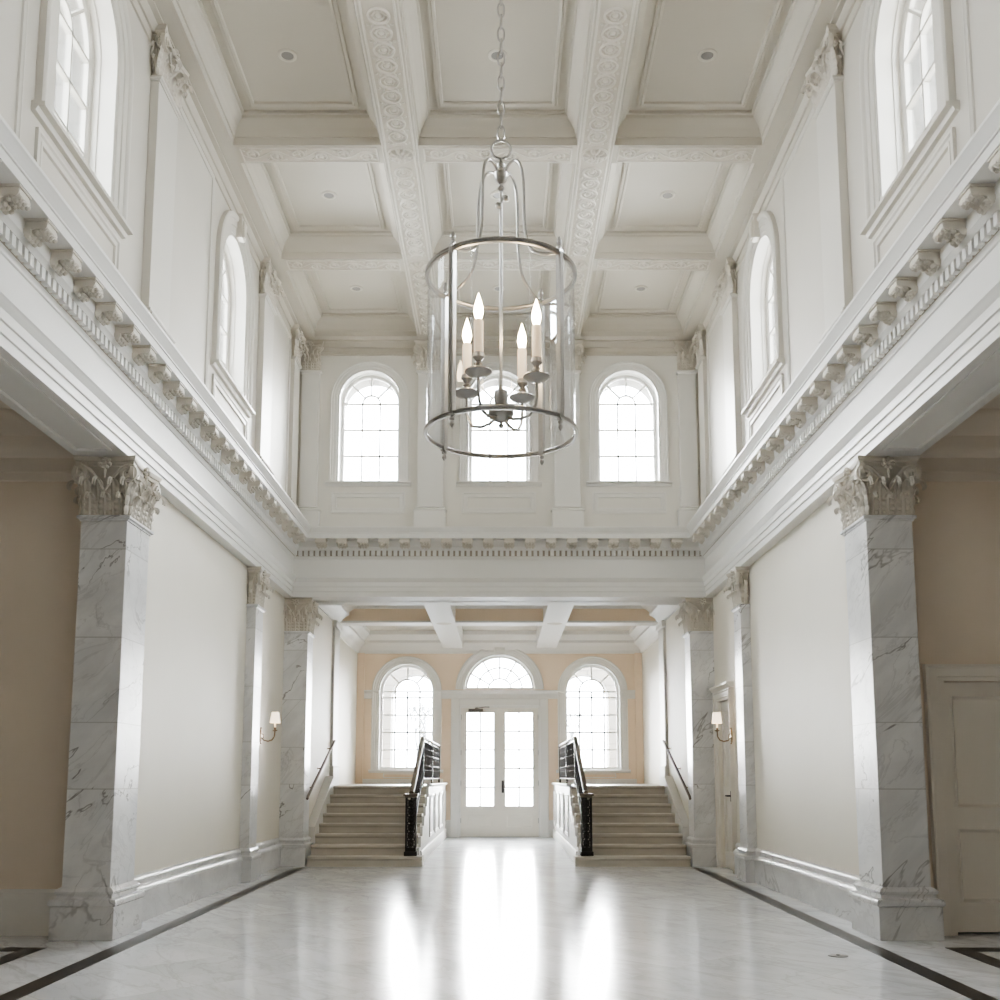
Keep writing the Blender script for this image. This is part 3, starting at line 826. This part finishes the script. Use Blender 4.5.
# ---------------------------------------------------------------- staircases
NR, RH, TD, Y0 = 8, .129, .30, 13.98
def staircase(s, label):
    S = thing('staircase', label, 'staircase', (s*1.8, Y0, 0), 0, 'twin staircases')
    xo = s*2.512
    X = lambda a: a - s*1.8
    for i in range(NR):
        xi = s*(1.0 if i == 0 else 1.10)
        y0, y1 = i*TD, (i+1)*TD+.03 if i < NR-1 else YB-.02-Y0
        if i == NR-1: xo2 = s*2.575
        else: xo2 = xo
        mb = MB(); x0, x1 = sorted((X(xi), X(xo2)))
        zt = RH*(i+1); zb = 0 if i == NR-1 else max(0, zt-RH-.05)
        yb = y1 if i < NR-1 else 3.0-.03
        mb.plate([(y0+.025, zb if i else 0), (y1, zb if i else 0), (y1, zt), (y0, zt), (y0-.006, zt-.012), (y0-.006, zt-.026), (y0+.006, zt-.036), (y0+.02, zt-.045), (y0+.025, zt-.05)], [], x0, x1, MYZ)
        mb.build('step' if i < NR-1 else 'top_step', M_STEP, S)
    # landing beyond the top step
    x0, x1 = sorted((X(s*1.10), X(s*2.575)))
    MB().box(x0, x1, 2.972, YB-.045-Y0, 0, NR*RH-.001).build('landing', M_STEP, S)
    MB().box(*sorted((X(s*2.575), X(s*2.838))), 3.06, YB-.045-Y0, 0, NR*RH-.001).build('landing', M_STEP, S)
    # white panelled wall below the landing, facing the passage
    xa, xb = X(s*1.10), X(s*1.065)
    prof = [(.33, 0), (6.91, 0), (6.91, 1.032), (2.1, 1.032)]
    for i in range(NR-2, 0, -1):
        prof += [(i*TD+TD, RH*(i+1)-.04), (i*TD+.03, RH*(i+1)-.04)]
    MB().plate(prof, [], *sorted((xa, xb)), MYZ).build('side_wall', M_TRIM, S)
    FX = (lambda u, v, b: (xb - s*b, u, v))
    for (a, b) in ((2.25, 3.3), (3.5, 4.55), (4.75, 5.8), (6.0, 6.75)):
        MB().sweep(rect(a, b, .26, .90), PM, FX, closed=True).build('wall_panel', M_TRIM, S)
    MB().plate([(0, 0), (.025, 0), (.025, .15), (.012, .17), (0, .17)], [], .5, 6.9, lambda u, v, l: (xb - s*u, l, v)).build('skirting', M_TRIM, S)
    MB().plate([(-.035, 1.02), (.03, 1.02), (.04, 1.035), (.04, 1.055), (.03, 1.062), (-.035, 1.062)], [], 2.1, 6.9, lambda u, v, l: (xb - s*u, l, v)).build('landing_edge', M_TRIM, S)
    # stringer along the wall
    xs, xe = sorted((X(s*2.512), X(s*2.638)))
    MB().plate([(.60, 0), (2.46, 0), (2.46, 1.18), (2.13, 1.18), (.60, .49)], [], xs, xe, MYZ).build('stringer', M_TRIM, S, bevel=.006)
    return S
staircase(-1, 'left staircase of eight stone steps rising to the landing under the left window')
staircase(1, 'right staircase of eight stone steps rising to the landing under the right window')

# ---------------------------------------------------------------- iron balustrades
RAILZ = [(14.16, .93), (16.12, 1.765), (20.40, 1.765)]
def rail_z(y):
    (a, za), (b, zb), (c, zc) = RAILZ
    return za+(zb-za)*(y-a)/(b-a) if y < b else zc
def step_top(y):
    i = int((y-Y0)/TD); return RH*min(NR, i+1)
def balustrade(s, label):
    X0 = s*1.165
    B = thing('iron_balustrade', label, 'balustrade', (X0, 14.16, RH+.002), 0, 'twin balustrades')
    loc = lambda x, y, z: (x-X0, y-14.16, z-RH-.002)
    L = lambda y, z, x: loc(x, y, z)
    # newel: pierced iron post
    N = MB(); N.box(-.085, .085, -.085, .085, 0, .055); N.box(-.072, .072, -.072, .072, .055, .11)
    nw = N.build('newel_base', M_IRON, B, bevel=.005)
    for sx in (-1, 1):
        for sy in (-1, 1):
            MB().box(sx*.062-.010, sx*.062+.010, sy*.062-.010, sy*.062+.010, .10, .765).build('newel_bar', M_IRON, B)
    mb = MB()
    for (dx, dy, ax) in ((0, -.062, 0), (0, .062, 0), (-.062, 0, 1), (.062, 0, 1)):
        for k in range(6):
            z = .16+.105*k
            def P(u, v): return (dx+u, dy, z+v) if ax == 0 else (dx, dy+u, z+v)
            mb.tube([P(.030*math.cos(a), .046*math.sin(a)) for a in [2*PI*i/14 for i in range(14)]], .0085, 6, closed=True)
            mb.tube([P(-.05, -.05), P(.05, .05)], .006, 5); mb.tube([P(.05, -.05), P(-.05, .05)], .006, 5)
    mb.build('newel_scrollwork', M_IRON, B)
    MB().box(-.012, .012, -.012, .012, .1, .76).build('newel_core', M_IRON, B)
    c = MB(); c.box(-.098, .098, -.098, .098, .785, .812); c.box(-.08, .08, -.08, .08, .76, .785)
    c.build('newel_cap', M_RAIL, B, bevel=.006)
    # handrail: moulded bar
    pr = [(-.035, -.028), (-.042, -.012), (-.042, .006), (-.028, .020), (0, .026)]
    pts = [(14.18, .955), (16.12, 1.765), (20.40, 1.765)]
    prof = [(-.022, -.026), (-.022, .026), (-.008, .034), (.012, .030), (.022, .012), (.022, -.012), (.012, -.030), (-.008, -.034)]
    hx = X0; XE = s*1.10
    MB().sweep(pts, prof, lambda u, v, b: loc(hx+b, u, v), cprof=True).build('handrail', M_RAIL, B)
    off = -.045
    bt = lambda y: (step_top(y) if y > 16.2 else RH*((y-Y0)/TD+1)) 
    def rail(o, a, b, r, nm):
        m = MB(); ys_ = [14.24, 16.12, 20.38]
        m.tube([loc(hx, y, o(y)) for y in ys_], r, 6); m.build(nm, M_IRON, B)
    rail(lambda y: rail_z(y)-.055, 0, 0, .012, 'top_rail')
    rail(lambda y: rail_z(y)-.155, 0, 0, .008, 'frieze_rail')
    botz = lambda y: rail_z(y)-.625
    rail(botz, 0, 0, .013, 'bottom_rail')
    rail(lambda y: botz(y)+.13, 0, 0, .008, 'lower_frieze_rail')
    ys_ = []; y = 14.32
    while y < 20.36: ys_.append(y); y += .075 if y < 16.1 else .09
    b0 = None
    m = MB(); ht = .57
    m.tube([(0, 0, 0), (0, 0, ht)], .010, 6)
    for z in (.20, .36): m.lathe([(.0075, -.02), (.016, -.01), (.018, 0), (.016, .01), (.0075, .02)], (0, 0, z), 8)
    for z, r in ((.065, .034), (.52, .028)):
        m.tube([(0, r*math.cos(a), z+r*math.sin(a)) for a in [2*PI*i/14 for i in range(14)]], .006, 5, closed=True)
    for sg in (-1, 1):
        m.tube([(0, sg*(.012+.022*math.sin(PI*k/8)), .22+.16*k/8) for k in range(9)], .005, 5)
        m.tube([(0, sg*.028*math.sin(PI*k/8), .38+.09*k/8) for k in range(9)], .005, 5)
        m.tube([(0, sg*.028*math.sin(PI*k/8), .11+.09*k/8) for k in range(9)], .005, 5)
    for y in ys_:
        if b0 is None: b0 = m.build('baluster', M_IRON, B, loc(hx, y, botz(y)))
        else: inst(b0, 'baluster', B, loc(hx, y, botz(y)))
    p0 = None
    for y in (16.12, 18.25, 20.38):
        q = MB().box(-.018, .018, -.018, .018, 0, .74)
        if p0 is None: p0 = q.build('post', M_IRON, B, loc(hx, y, 1.034))
        else: inst(p0, 'post', B, loc(hx, y, 1.034))
    return B
balustrade(-1, 'ornate dark iron balustrade with bronze handrail along the left staircase')
balustrade(1, 'ornate dark iron balustrade with bronze handrail along the right staircase')
def wall_rail(s, label):
    X0 = s*2.64
    H_ = thing('stair_handrail', label, 'handrail', (X0, 14.2, .92), 0, 'stair handrails on the walls')
    xr_ = -s*.09
    
    d = Vector((0, 2.44, .92)).normalized()
    MB().tube([(xr_*.97, -.05, -.045), (xr_, -.04, -.04), (xr_, -.02, -.015), (xr_, 2.15, .80)], .018, 10).build('rail', M_RAIL, H_)
    for t in (.22, .55, .93):
        y, z = -.02+2.17*t, -.015+.815*t
        m = MB(); m.tube([(xr_, y, z-.015), (xr_*.9, y, z-.05), (xr_*.4, y, z-.065), (0, y, z-.065)], .008, 8)
        m.lathe([(.0, -.012), (.03, -.012), (.03, .0), (0, .004)], (0, 0, 0), 12)
        o = m.v
        # rosette turned to lie on the wall
        k = len(o)-48
        m.v = o[:k] + [(-s*p[2]-s*.0, y+p[0], z-.065+p[1]) for p in o[k:]]
        m.build('bracket', M_BRASS, H_)
wall_rail(-1, 'thin bronze handrail on the white wall left of the left staircase')
wall_rail(1, 'thin bronze handrail on the white wall right of the right staircase')

# ---------------------------------------------------------------- doors
D1 = struct('door_1', loc=(0, YB+.06, 0))
fw = MB(); fw.box(-.80, -.77, -.06, .10, 0, 2.57); fw.box(.77, .80, -.06, .10, 0, 2.57); fw.box(-.80, .80, -.06, .10, 2.538, 2.57); fw.box(-.78, .78, .024, .05, 2.48, 2.56); fw.box(-.78, -.74, .024, .05, 0, 2.5); fw.box(.74, .78, .024, .05, 0, 2.5)
fw.build('door_frame', M_TRIM, D1)
for s in (-1, 1):
    x0, x1 = sorted((s*.004, s*.768)); g0, g1 = sorted((s*.115, s*.655))
    gz0, gz1 = .60, 2.44
    lf = MB().plate(rect(x0, x1, .012, 2.535), [rect(g0, g1, gz0, gz1)], -.022, .022, lambda u, v, b: (u, -b, v)).build('door_leaf', M_DOORP, D1)
    MB().plate(rect(g0, g1, gz0, gz1), [], -.004, .004, lambda u, v, b: (u, b, v)).build('glass_pane', M_GLASS, lf)
    m = MB()
    for k in range(1, 5):
        z = gz0+(gz1-gz0)*k/5; m.box(g0, g1, -.014, .014, z-.015, z+.015)
    m.box((g0+g1)/2-.015, (g0+g1)/2+.015, -.013, .013, gz0, gz1)
    m.build('glazing_bars', M_DOORP, lf)
    MB().sweep(rect(g0-.01, g1+.01, .16, .44), PM, lambda u, v, b: (u, -.022-b*.6, v), closed=True).build('lower_panel', M_DOORP, lf)
    MB().sweep(rect(g0, g1, gz0, gz1), [(-.0, .012), (-.022, .012), (-.022, 0), (-.0, -.0)], lambda u, v, b: (u, -.022-b, v), closed=True).build('glass_bead', M_DOORP, lf)
    for z in (.32, 1.05, 1.65, 2.35):
        MB().box(*sorted((s*.758, s*.778)), -.034, -.020, z-.05, z+.05).build('hinge', M_STEEL, lf)
    if s < 0: MB().box(-.02, .02, -.032, -.0225, .012, 2.535).build('astragal', M_DOORP, lf)
    if s < 0:
        c = MB(); c.box(-.62, -.33, -.085, -.022, 2.455, 2.515); c.tube([(-.48, -.055, 2.52), (-.30, -.12, 2.545), (-.20, -.05, 2.55)], .010, 6); c.lathe([(.03, 0), (.03, .03), (0, .035)], (-.46, -.055, 2.51), 12)
        c.build('door_closer', M_CLOSER, lf, bevel=.004)
    else:
        c = MB(); c.box(.040, .085, -.034, -.020, .86, 1.10)
        c.tube([(.062, -.03, 1.06), (.062, -.075, 1.055), (.062, -.075, .91), (.062, -.03, .90)], .012, 8)
        c.build('handle', M_IRON, lf, bevel=.003)
MB().box(-.80, .80, -.06, .12, -.01, .012).build('threshold', M_STEEL, D1)
# panelled door of the right bay
D2 = struct('door_2', loc=(DX0, 7.95, 0))
MB().plate(rect(.004, DX1-DX0-.004, .015, DZ-.004), [rect(.09, .81, .92, 1.78), rect(.09, .81, .22, .78)], -.045, 0, lambda u, v, b: (u, .06-b, v)).build('door_leaf', M_DOORP, D2)
for (a, b) in ((.92, 1.78), (.22, .78)):
    p_ = MB(); p_.plate(rect(.08, .82, a-.01, b+.01), [], -.042, -.028, lambda u, v, b_: (u, .06-b_, v)); p_.build('door_panel', M_DOORP, D2)
    MB().sweep(rect(.09, .81, a, b), [(0, -.03), (0, .004), (.012, .006), (.03, -.018), (.034, -.03)], lambda u, v, b_: (u, .06-b_, v), closed=True).build('panel_moulding', M_DOORP, D2)
cpz = [(0, 0), (0, .018), (.03, .020), (.035, .03), (.10, .034), (.11, .045), (.125, .045), (.13, 0)]
MB().sweep([(0, 0), (0, DZ), (DX1-DX0, DZ), (DX1-DX0, 0)], cpz, lambda u, v, b: (u, -b, v)).build('casing', M_DOORP, D2)
MB().box(-.0, .03, 0.0, .12, 0, DZ).build('jamb', M_DOORP, D2)
m = MB(); m.lathe([(.0, 0), (.028, 0), (.028, .006), (.012, .008), (.012, .03)], (0, 0, 0), 12)
m.v = [(.80+p[0], .06-p[2], .95+p[1]) for p in m.v]; m.tube([(.80, .03, .95), (.70, .028, .95)], .010, 8); m.build('handle', M_BRASS, D2)
# narrow door in the right wall beside the staircase
D3 = struct('door_3', loc=(XW, 13.08, 0))
FX = lambda u, v, b: (-b, u, v)
MB().plate(rect(.004, .736, .012, 2.136), [rect(.10, .64, 1.05, 2.0), rect(.10, .64, .22, .90)], -.045, 0, lambda u, v, b: (.03-b, u, v)).build('door_leaf', M_DOORP, D3)
for (a, b) in ((1.05, 2.0), (.22, .90)): MB().plate(rect(.09, .65, a-.01, b+.01), [], -.035, -.02, lambda u, v, b_: (.03-b_, u, v)).build('door_panel', M_DOORP, D3)
MB().sweep([(0, 0), (0, 2.14), (.74, 2.14), (.74, 0)], [(a*.95, b*1.3) for a, b in cpz], FX).build('casing', M_DOORP, D3)
hd = MB().plate([(0, 2.27), (.05, 2.27), (.07, 2.30), (.09, 2.31), (.09, 2.335), (0, 2.34)], [], -.17, .91, lambda u, v, l: (-u, l, v)); hd.build('head_moulding', M_DOORP, D3)
m = MB(); m.box(-.02, .035, .055, .105, .86, .99); m.tube([(-.02, .08, .93), (-.06, .08, .93), (-.065, .16, .93)], .010, 8); m.build('handle', M_IRON, D3)

# ---------------------------------------------------------------- wall sconces
def sconce(s, loc, label):
    S = thing('wall_sconce', label, 'wall lamp', loc, 0, 'pair of brass wall sconces')
    d = -s   # into the room
    m = MB(); rs = []
    for x, k in ((0, 1), (.010, 1), (.018, .8), (.02, .3)):
        rs.append([(d*x, .035*k*math.cos(a), .085*k*math.sin(a)) for a in [2*PI*i/20 for i in range(20)]])
    m.rings(rs)
    m.tube([(d*.012, 0, .085), (d*.012, .0, .10)], .012, 8); m.tube([(d*.012, 0, -.085), (d*.012, .0, -.10)], .010, 8)
    m.build('backplate', M_BRASS, S)
    a = MB(); a.tube([(d*.015, 0, -.02), (d*.05, 0, -.055), (d*.10, 0, -.068), (d*.15, 0, -.05), (d*.175, 0, -.01), (d*.18, 0, .055)], .0085, 8)
    a.tube([(d*.015, 0, .03), (d*.04, 0, .015), (d*.045, 0, -.02), (d*.03, 0, -.04)], .006, 6)
    a.build('arm', M_BRASS, S)
    MB().lathe([(.006, .05), (.03, .062), (.034, .07), (.012, .072), (.014, .10), (0, .10)], (d*.18, 0, 0), 16).build('drip_pan', M_BRASS, S)
    MB().lathe([(.011, .10), (.011, .17), (0, .17)], (d*.18, 0, 0), 12).build('candle_sleeve', M_CANDLE, S)
    MB().lathe([(.006, .17), (.014, .195), (.010, .22), (0, .24)], (d*.18, 0, 0), 10).build('bulb', M_BULB, S)
    MB().rings([[(d*.18+r*math.cos(2*PI*k/28), r*math.sin(2*PI*k/28), z) for k in range(28)] for r, z in ((.064, .155), (.044, .285), (.041, .285), (.061, .155))], closed=True, caps=False).build('lamp_shade', M_SHADE, S)
    return S
sconce(-1, (-2.898, 12.80, 1.66), 'brass candle sconce with pale pleated shade on the left wall')
sconce(1, (2.855, 12.88, 1.66), 'brass candle sconce with pale pleated shade beside the right doorway')

# ---------------------------------------------------------------- lantern chandelier
LX, LY = .034, 6.0
LT, LB, LR = 4.15, 3.17, .445
LN = thing('lantern_chandelier', 'large cylindrical nickel and glass lantern with four candle lights hanging on a chain', 'chandelier', (LX, LY, LB))
z_ = lambda z: z-LB
def hoop(z, nm, tall):
    m = MB(); n = 72
    prof = [(-.008, -tall), (-.010, -tall*.4), (-.006, 0), (-.010, tall*.4), (-.008, tall), (.008, tall), (.013, tall*.6), (.007, .0), (.013, -tall*.6), (.008, -tall)]
    m.rings([[((LR+a)*math.cos(t), (LR+a)*math.sin(t), z_(z)+b) for a, b in prof] for t in [2*PI*i/n for i in range(n)]], closed=True)
    return m.build(nm, M_NICK, LN)
hoop(LT, 'top_ring', .015); hoop(LB, 'bottom_ring', .013)
g = MB(); n = 96
g.rings([[((LR-.004)*math.cos(2*PI*i/n), (LR-.004)*math.sin(2*PI*i/n), z_(z)) for i in range(n)] for z in (LB+.015, LT-.015)], caps=False)
g.build('glass_cylinder', M_LGLASS, LN)
UA = [rad(a) for a in (-41, 55, 142, 232)]
up = None; sa = None
HUBZ = 4.66
for a in UA:
    if up is None:
        m = MB(); m.box(LR-.014, LR+.016, -.016, .016, z_(LB)-.02, z_(LT)+.02)
        m.tube([(LR+.018, -.008, z_(LB)), (LR+.018, -.008, z_(LT))], .006, 6); m.tube([(LR+.018, .008, z_(LB)), (LR+.018, .008, z_(LT))], .006, 6)
        up = m.build('upright', M_NICK, LN, rz=a)
        f1 = MB().lathe([(.006, 0), (.016, .008), (.016, .016), (.008, .024), (.014, .038), (.017, .05), (.012, .066), (.004, .08), (0, .084)], (LR, 0, z_(LT)+.018), 12).build('finial', M_NICK, up)
        f2 = MB().lathe([(.006, 0), (.016, -.008), (.016, -.016), (.008, -.024), (.014, -.036), (.014, -.046), (.004, -.062), (0, -.066)], (LR, 0, z_(LB)-.018), 12).build('finial', M_NICK, up)
        # S curved arm from the hub down to the ring
        ctl = [(.02, 4.80), (.055, 4.845), (.10, 4.865), (.145, 4.84), (.172, 4.76), (.18, 4.63), (.182, 4.50), (.187, 4.39), (.205, 4.31), (.235, 4.24), (.30, 4.195), (.37, 4.168), (.435, 4.158)]
        # smooth by Chaikin
        for _ in range(2):
            q = [ctl[0]]
            for i in range(len(ctl)-1):
                (x0, z0), (x1, z1) = ctl[i], ctl[i+1]
                q += [(x0*.75+x1*.25, z0*.75+z1*.25), (x0*.25+x1*.75, z0*.25+z1*.75)]
            ctl = q+[ctl[-1]]
        sa = MB().tube([(r, 0, z_(z)) for r, z in ctl], .0095, 8).build('curved_arm', M_NICK, LN, rz=a)
    else:
        u2 = inst(up, 'upright', LN, rz=a); inst(f1, 'finial', u2); inst(f2, 'finial', u2)
        inst(sa, 'curved_arm', LN, rz=a)
MB().lathe([(.0, 4.50), (.010, 4.51), (.022, 4.525), (.012, 4.545), (.010, 4.555), (.03, 4.575), (.042, 4.60), (.045, 4.625), (.032, 4.645), (.018, 4.66), (.026, 4.675), (.026, 4.685), (.010, 4.70), (.006, 4.73), (0, 4.735)], (0, 0, -LB+.19), 20).build('top_hub', M_NICK, LN)
m = MB()
for a in (0, 2.1, 4.2): m.lathe([(0, -.022), (.018, -.012), (.022, 0), (.016, .014), (0, .022)], (.028*math.cos(a), .028*math.sin(a), z_(4.655-.03*a/2)), 10)
m.build('drop_beads', M_NICK, LN)
MB().tube([(0, 0, z_(4.74)), (0, 0, z_(3.36))], .0095, 10).build('centre_stem', M_NICK, LN)
MB().tube([(.060*math.cos(t), 0, z_(4.975)+.060*math.sin(t)) for t in [2*PI*i/28 for i in range(28)]], .008, 8, closed=True).build('hanging_loop', M_NICK, LN)
MB().lathe([(0, 3.20), (.012, 3.205), (.016, 3.22), (.008, 3.235), (.03, 3.245), (.065, 3.265), (.078, 3.29), (.075, 3.31), (.045, 3.325), (.035, 3.34), (.040, 3.36), (.042, 3.40), (.040, 3.43), (.030, 3.435), (.012, 3.44), (.012, 3.46)], (0, 0, -LB), 24).build('lower_hub', M_NICK, LN)
ca = None
for a in [rad(-32+90*k) for k in range(4)]:
    if ca is None:
        ctl = [(.03, 3.275), (.08, 3.245), (.14, 3.235), (.20, 3.25), (.235, 3.30), (.245, 3.36), (.245, 3.44)]
        ca = MB().tube([(r, 0, z_(z)) for r, z in ctl], .0095, 8).build('candle_arm', M_NICK, LN, rz=a)
        kids = [MB().lathe([(.006, 3.43), (.02, 3.44), (.06, 3.45), (.080, 3.468), (.078, 3.475), (.02, 3.476), (.012, 3.49), (.014, 3.505), (.026, 3.515), (.014, 3.528), (.020, 3.54), (.034, 3.555), (.034, 3.578), (.028, 3.584), (0, 3.584)], (.245, 0, -LB), 24).build('drip_pan', M_NICK, ca),
                MB().lathe([(.028, 3.578), (.028, 3.775), (.022, 3.783), (0, 3.783)], (.245, 0, -LB), 18).build('candle_sleeve', M_CANDLE, ca),
                MB().lathe([(.012, 3.775), (.022, 3.80), (.029, 3.832), (.026, 3.862), (.016, 3.90), (.007, 3.93), (0, 3.95)], (.245, 0, -LB), 16).build('bulb', M_BULB, ca)]
    else:
        c = inst(ca, 'candle_arm', LN, rz=a)
        for k in kids: inst(k, k.name.split('.')[0], c)
# chain up to the ceiling canopy
lk = None; z = 5.038; i = 0
while z < 7.36:
    if lk is None:
        pts = []
        for k in range(20):
            t = 2*PI*k/20; pts.append((.020*math.cos(t), 0, .026*(1 if math.sin(t) > 0 else -1)*(abs(math.sin(t))**.6) + .0*k + .024*math.sin(t)))
        lk = MB().tube(pts, .0058, 6, closed=True).build('chain_link', M_NICK, LN, (0, 0, z_(z+.046)), 0)
    else: inst(lk, 'chain_link', LN, (0, 0, z_(z+.046)), PI/2*(i % 2)+.2)
    z += .083; i += 1
MB().lathe([(.008, -.10), (.012, -.07), (.05, -.05), (.075, -.02), (.08, 0), (0, 0)], (0, 0, z_(ZC)), 24).build('ceiling_canopy', M_NICK, LN)

# ---------------------------------------------------------------- small fittings
SW = thing('light_switch', 'white double light switch plate on the beige wall at far left', 'light switch', (-3.80, 7.949, 1.0))
MB().box(-.075, .075, -.008, 0, -.062, .062).build('switch_plate', M_PLASTIC, SW, bevel=.003)
for x in (-.034, .034): MB().plate([(-.008, -.035), (-.015, -.03), (-.011, .03), (-.008, .035)], [], x-.018, x+.018, MYZ).build('rocker', M_PLASTIC, SW)
FO = thing('floor_outlet', 'small round metal outlet cover set in the floor near the right pier', 'floor outlet', (2.230, 7.052, .001))
MB().lathe([(.062, 0), (.062, .003), (.05, .005), (0, .005)], (0, 0, 0), 28).build('cover', M_STEEL, FO)
MB().lathe([(.012, .004), (.012, .008), (0, .008)], (0, 0, 0), 12).build('screw_cap', M_IRON, FO)

# ---------------------------------------------------------------- outside
o = MB().box(-60, 60, YB+.3, 120, -.3, -.05).build('ground', M_GROUND, smooth=False); struct('', obj=o)
PX = 1.80
ph = [arch(-PX, .50, .9, 2.83), arch(PX, .50, .9, 2.83)]
w = MB().plate([(-3.0, -.1), (-1.05, -.1), (-1.05, 3.0)] + [(-1.05*math.cos(PI*i/24), 3.0+1.05*math.sin(PI*i/24)) for i in range(1, 24)] + [(1.05, 3.0), (1.05, -.1), (3.0, -.1), (3.0, 4.5), (-3.0, 4.5)], ph, -.55, 0, face_end(22.2)).build('wall_portico', M_STONE, smooth=False); struct('', obj=w)
# raised bands of the arch stones
for s in (-1, 1):
    for k in range(1, 8):
        a = PI*k/8
        cx, cz = s*PX, 2.83
        p0 = (cx+.50*math.cos(a), cz+.50*math.sin(a)); p1 = (cx+.78*math.cos(a), cz+.78*math.sin(a))
def bare_tree(x, y, h, label, seed):
    rnd = random.Random(seed); T = MB()
    def grow(p, d, L, r, lev):
        q = p + d*L; T.tube([p, (p+q)/2 + Vector((rnd.uniform(-1, 1), rnd.uniform(-1, 1), 0))*L*.05, q], [r, r*.85, r*.65], 5)
        if lev == 0: return
        for k in range(3 if lev > 1 else 4):
            nd = (d + Vector((rnd.uniform(-.8, .8), rnd.uniform(-.8, .8), rnd.uniform(-.1, .6)))).normalized()
            grow(q, nd, L*rnd.uniform(.62, .82), r*.6, lev-1)
    t = thing('bare_tree', label, 'tree', (x, y, -.05), 0, 'trees outside the front door')
    tr = MB(); tr.tube([(0, 0, 0), (0, 0, h*.22)], [.13, .10], 8); tr.build('trunk', M_BARK, t)
    grow(Vector((0, 0, h*.21)), Vector((0, 0, 1)), h*.22, .09, 4)
    T.build('branches', M_BARK, t)
bare_tree(-3.2, 41, 5.2, 'bare grey tree outside seen through the left door leaf', 3)
bare_tree(2.4, 39, 4.6, 'bare grey tree outside seen through the right door leaf', 5)
bare_tree(-8.5, 44, 6.0, 'bare grey tree outside seen through the left landing window', 8)
bare_tree(8.3, 43, 6.2, 'bare grey tree outside seen through the right landing window', 11)

bare_tree(-1.9, 33, 3.6, 'small bare grey tree outside nearest to the left door leaf', 14)
bare_tree(1.7, 34, 3.4, 'small bare grey tree outside nearest to the right door leaf', 17)

# ---------------------------------------------------------------- light
W = bpy.data.worlds.new('World'); SC.world = W; W.use_nodes = True
nt = W.node_tree; bg = nt.nodes['Background']
tc = nt.nodes.new('ShaderNodeTexCoord'); sx = nt.nodes.new('ShaderNodeSeparateXYZ'); nt.links.new(tc.outputs['Generated'], sx.inputs[0])
mr = nt.nodes.new('ShaderNodeMapRange'); nt.links.new(sx.outputs[2], mr.inputs[0]); mr.inputs[1].default_value = -.1; mr.inputs[2].default_value = .8
mx = nt.nodes.new('ShaderNodeMix'); mx.data_type = 'RGBA'; nt.links.new(mr.outputs[0], mx.inputs[0])
mx.inputs[6].default_value = (.93, .965, 1.0, 1); mx.inputs[7].default_value = (.84, .92, 1.0, 1)
nt.links.new(mx.outputs[2], bg.inputs[0]); bg.inputs[1].default_value = 31.0

sun = bpy.data.lights.new('hazy_sun', 'SUN'); sun.energy = 70; sun.angle = rad(70); sun.color = (1, .985, .96)
so = bpy.data.objects.new('hazy_sun', sun); COL.objects.link(so); so.location = (0, 40, 20); so.rotation_euler = (rad(-70), 0, 0)
def portal(loc, rot, sx_, sy_):
    l = bpy.data.lights.new('window_portal', 'AREA'); l.shape = 'RECTANGLE'; l.size = sx_; l.size_y = sy_
    l.cycles.is_portal = True
    o = bpy.data.objects.new('window_portal', l); COL.objects.link(o); o.location = loc; o.rotation_euler = rot
for y in SWY:
    portal((-XU-.63, y, 6.02), (0, -PI/2, 0), 1.7, 1.0)     # emits towards +X
    portal((XU+.63, y, 6.02), (0, PI/2, 0), 1.7, 1.0)
for x in EWX: portal((x, YE+.62, 6.0), (-PI/2, 0, 0), .9, 1.7)
for s in (-1, 1): portal((s*AWX, YB+.35, 2.37), (-PI/2, 0, 0), 1.15, 2.2)
portal((0, YB+.35, 1.8), (-PI/2, 0, 0), 1.65, 3.7)

# ---------------------------------------------------------------- camera
cam = bpy.data.cameras.new('camera'); co = bpy.data.objects.new('camera', cam); COL.objects.link(co)
co.location = (.037, 0, 1.15)
pitch = math.atan((778-640)/1050)
co.rotation_euler = (PI/2+pitch, 0, 0)
cam.sensor_width = 36; cam.sensor_fit = 'HORIZONTAL'; cam.lens = 36*1050/1000
cam.shift_x = -.0015; cam.shift_y = .14
cam.clip_start = .05; cam.clip_end = 300
SC.camera = co

SC.view_settings.view_transform = 'AgX'; SC.view_settings.look = 'AgX - Medium High Contrast'
SC.view_settings.exposure = 0.38
SC.cycles.use_denoising = True
try: SC.cycles.denoiser = 'OPENIMAGEDENOISE'
except Exception: pass
SC.cycles.max_bounces = 14; SC.cycles.diffuse_bounces = 8; SC.cycles.glossy_bounces = 5
SC.cycles.transparent_max_bounces = 24; SC.cycles.sample_clamp_indirect = 8.0
SC.cycles.caustics_reflective = False; SC.cycles.caustics_refractive = False
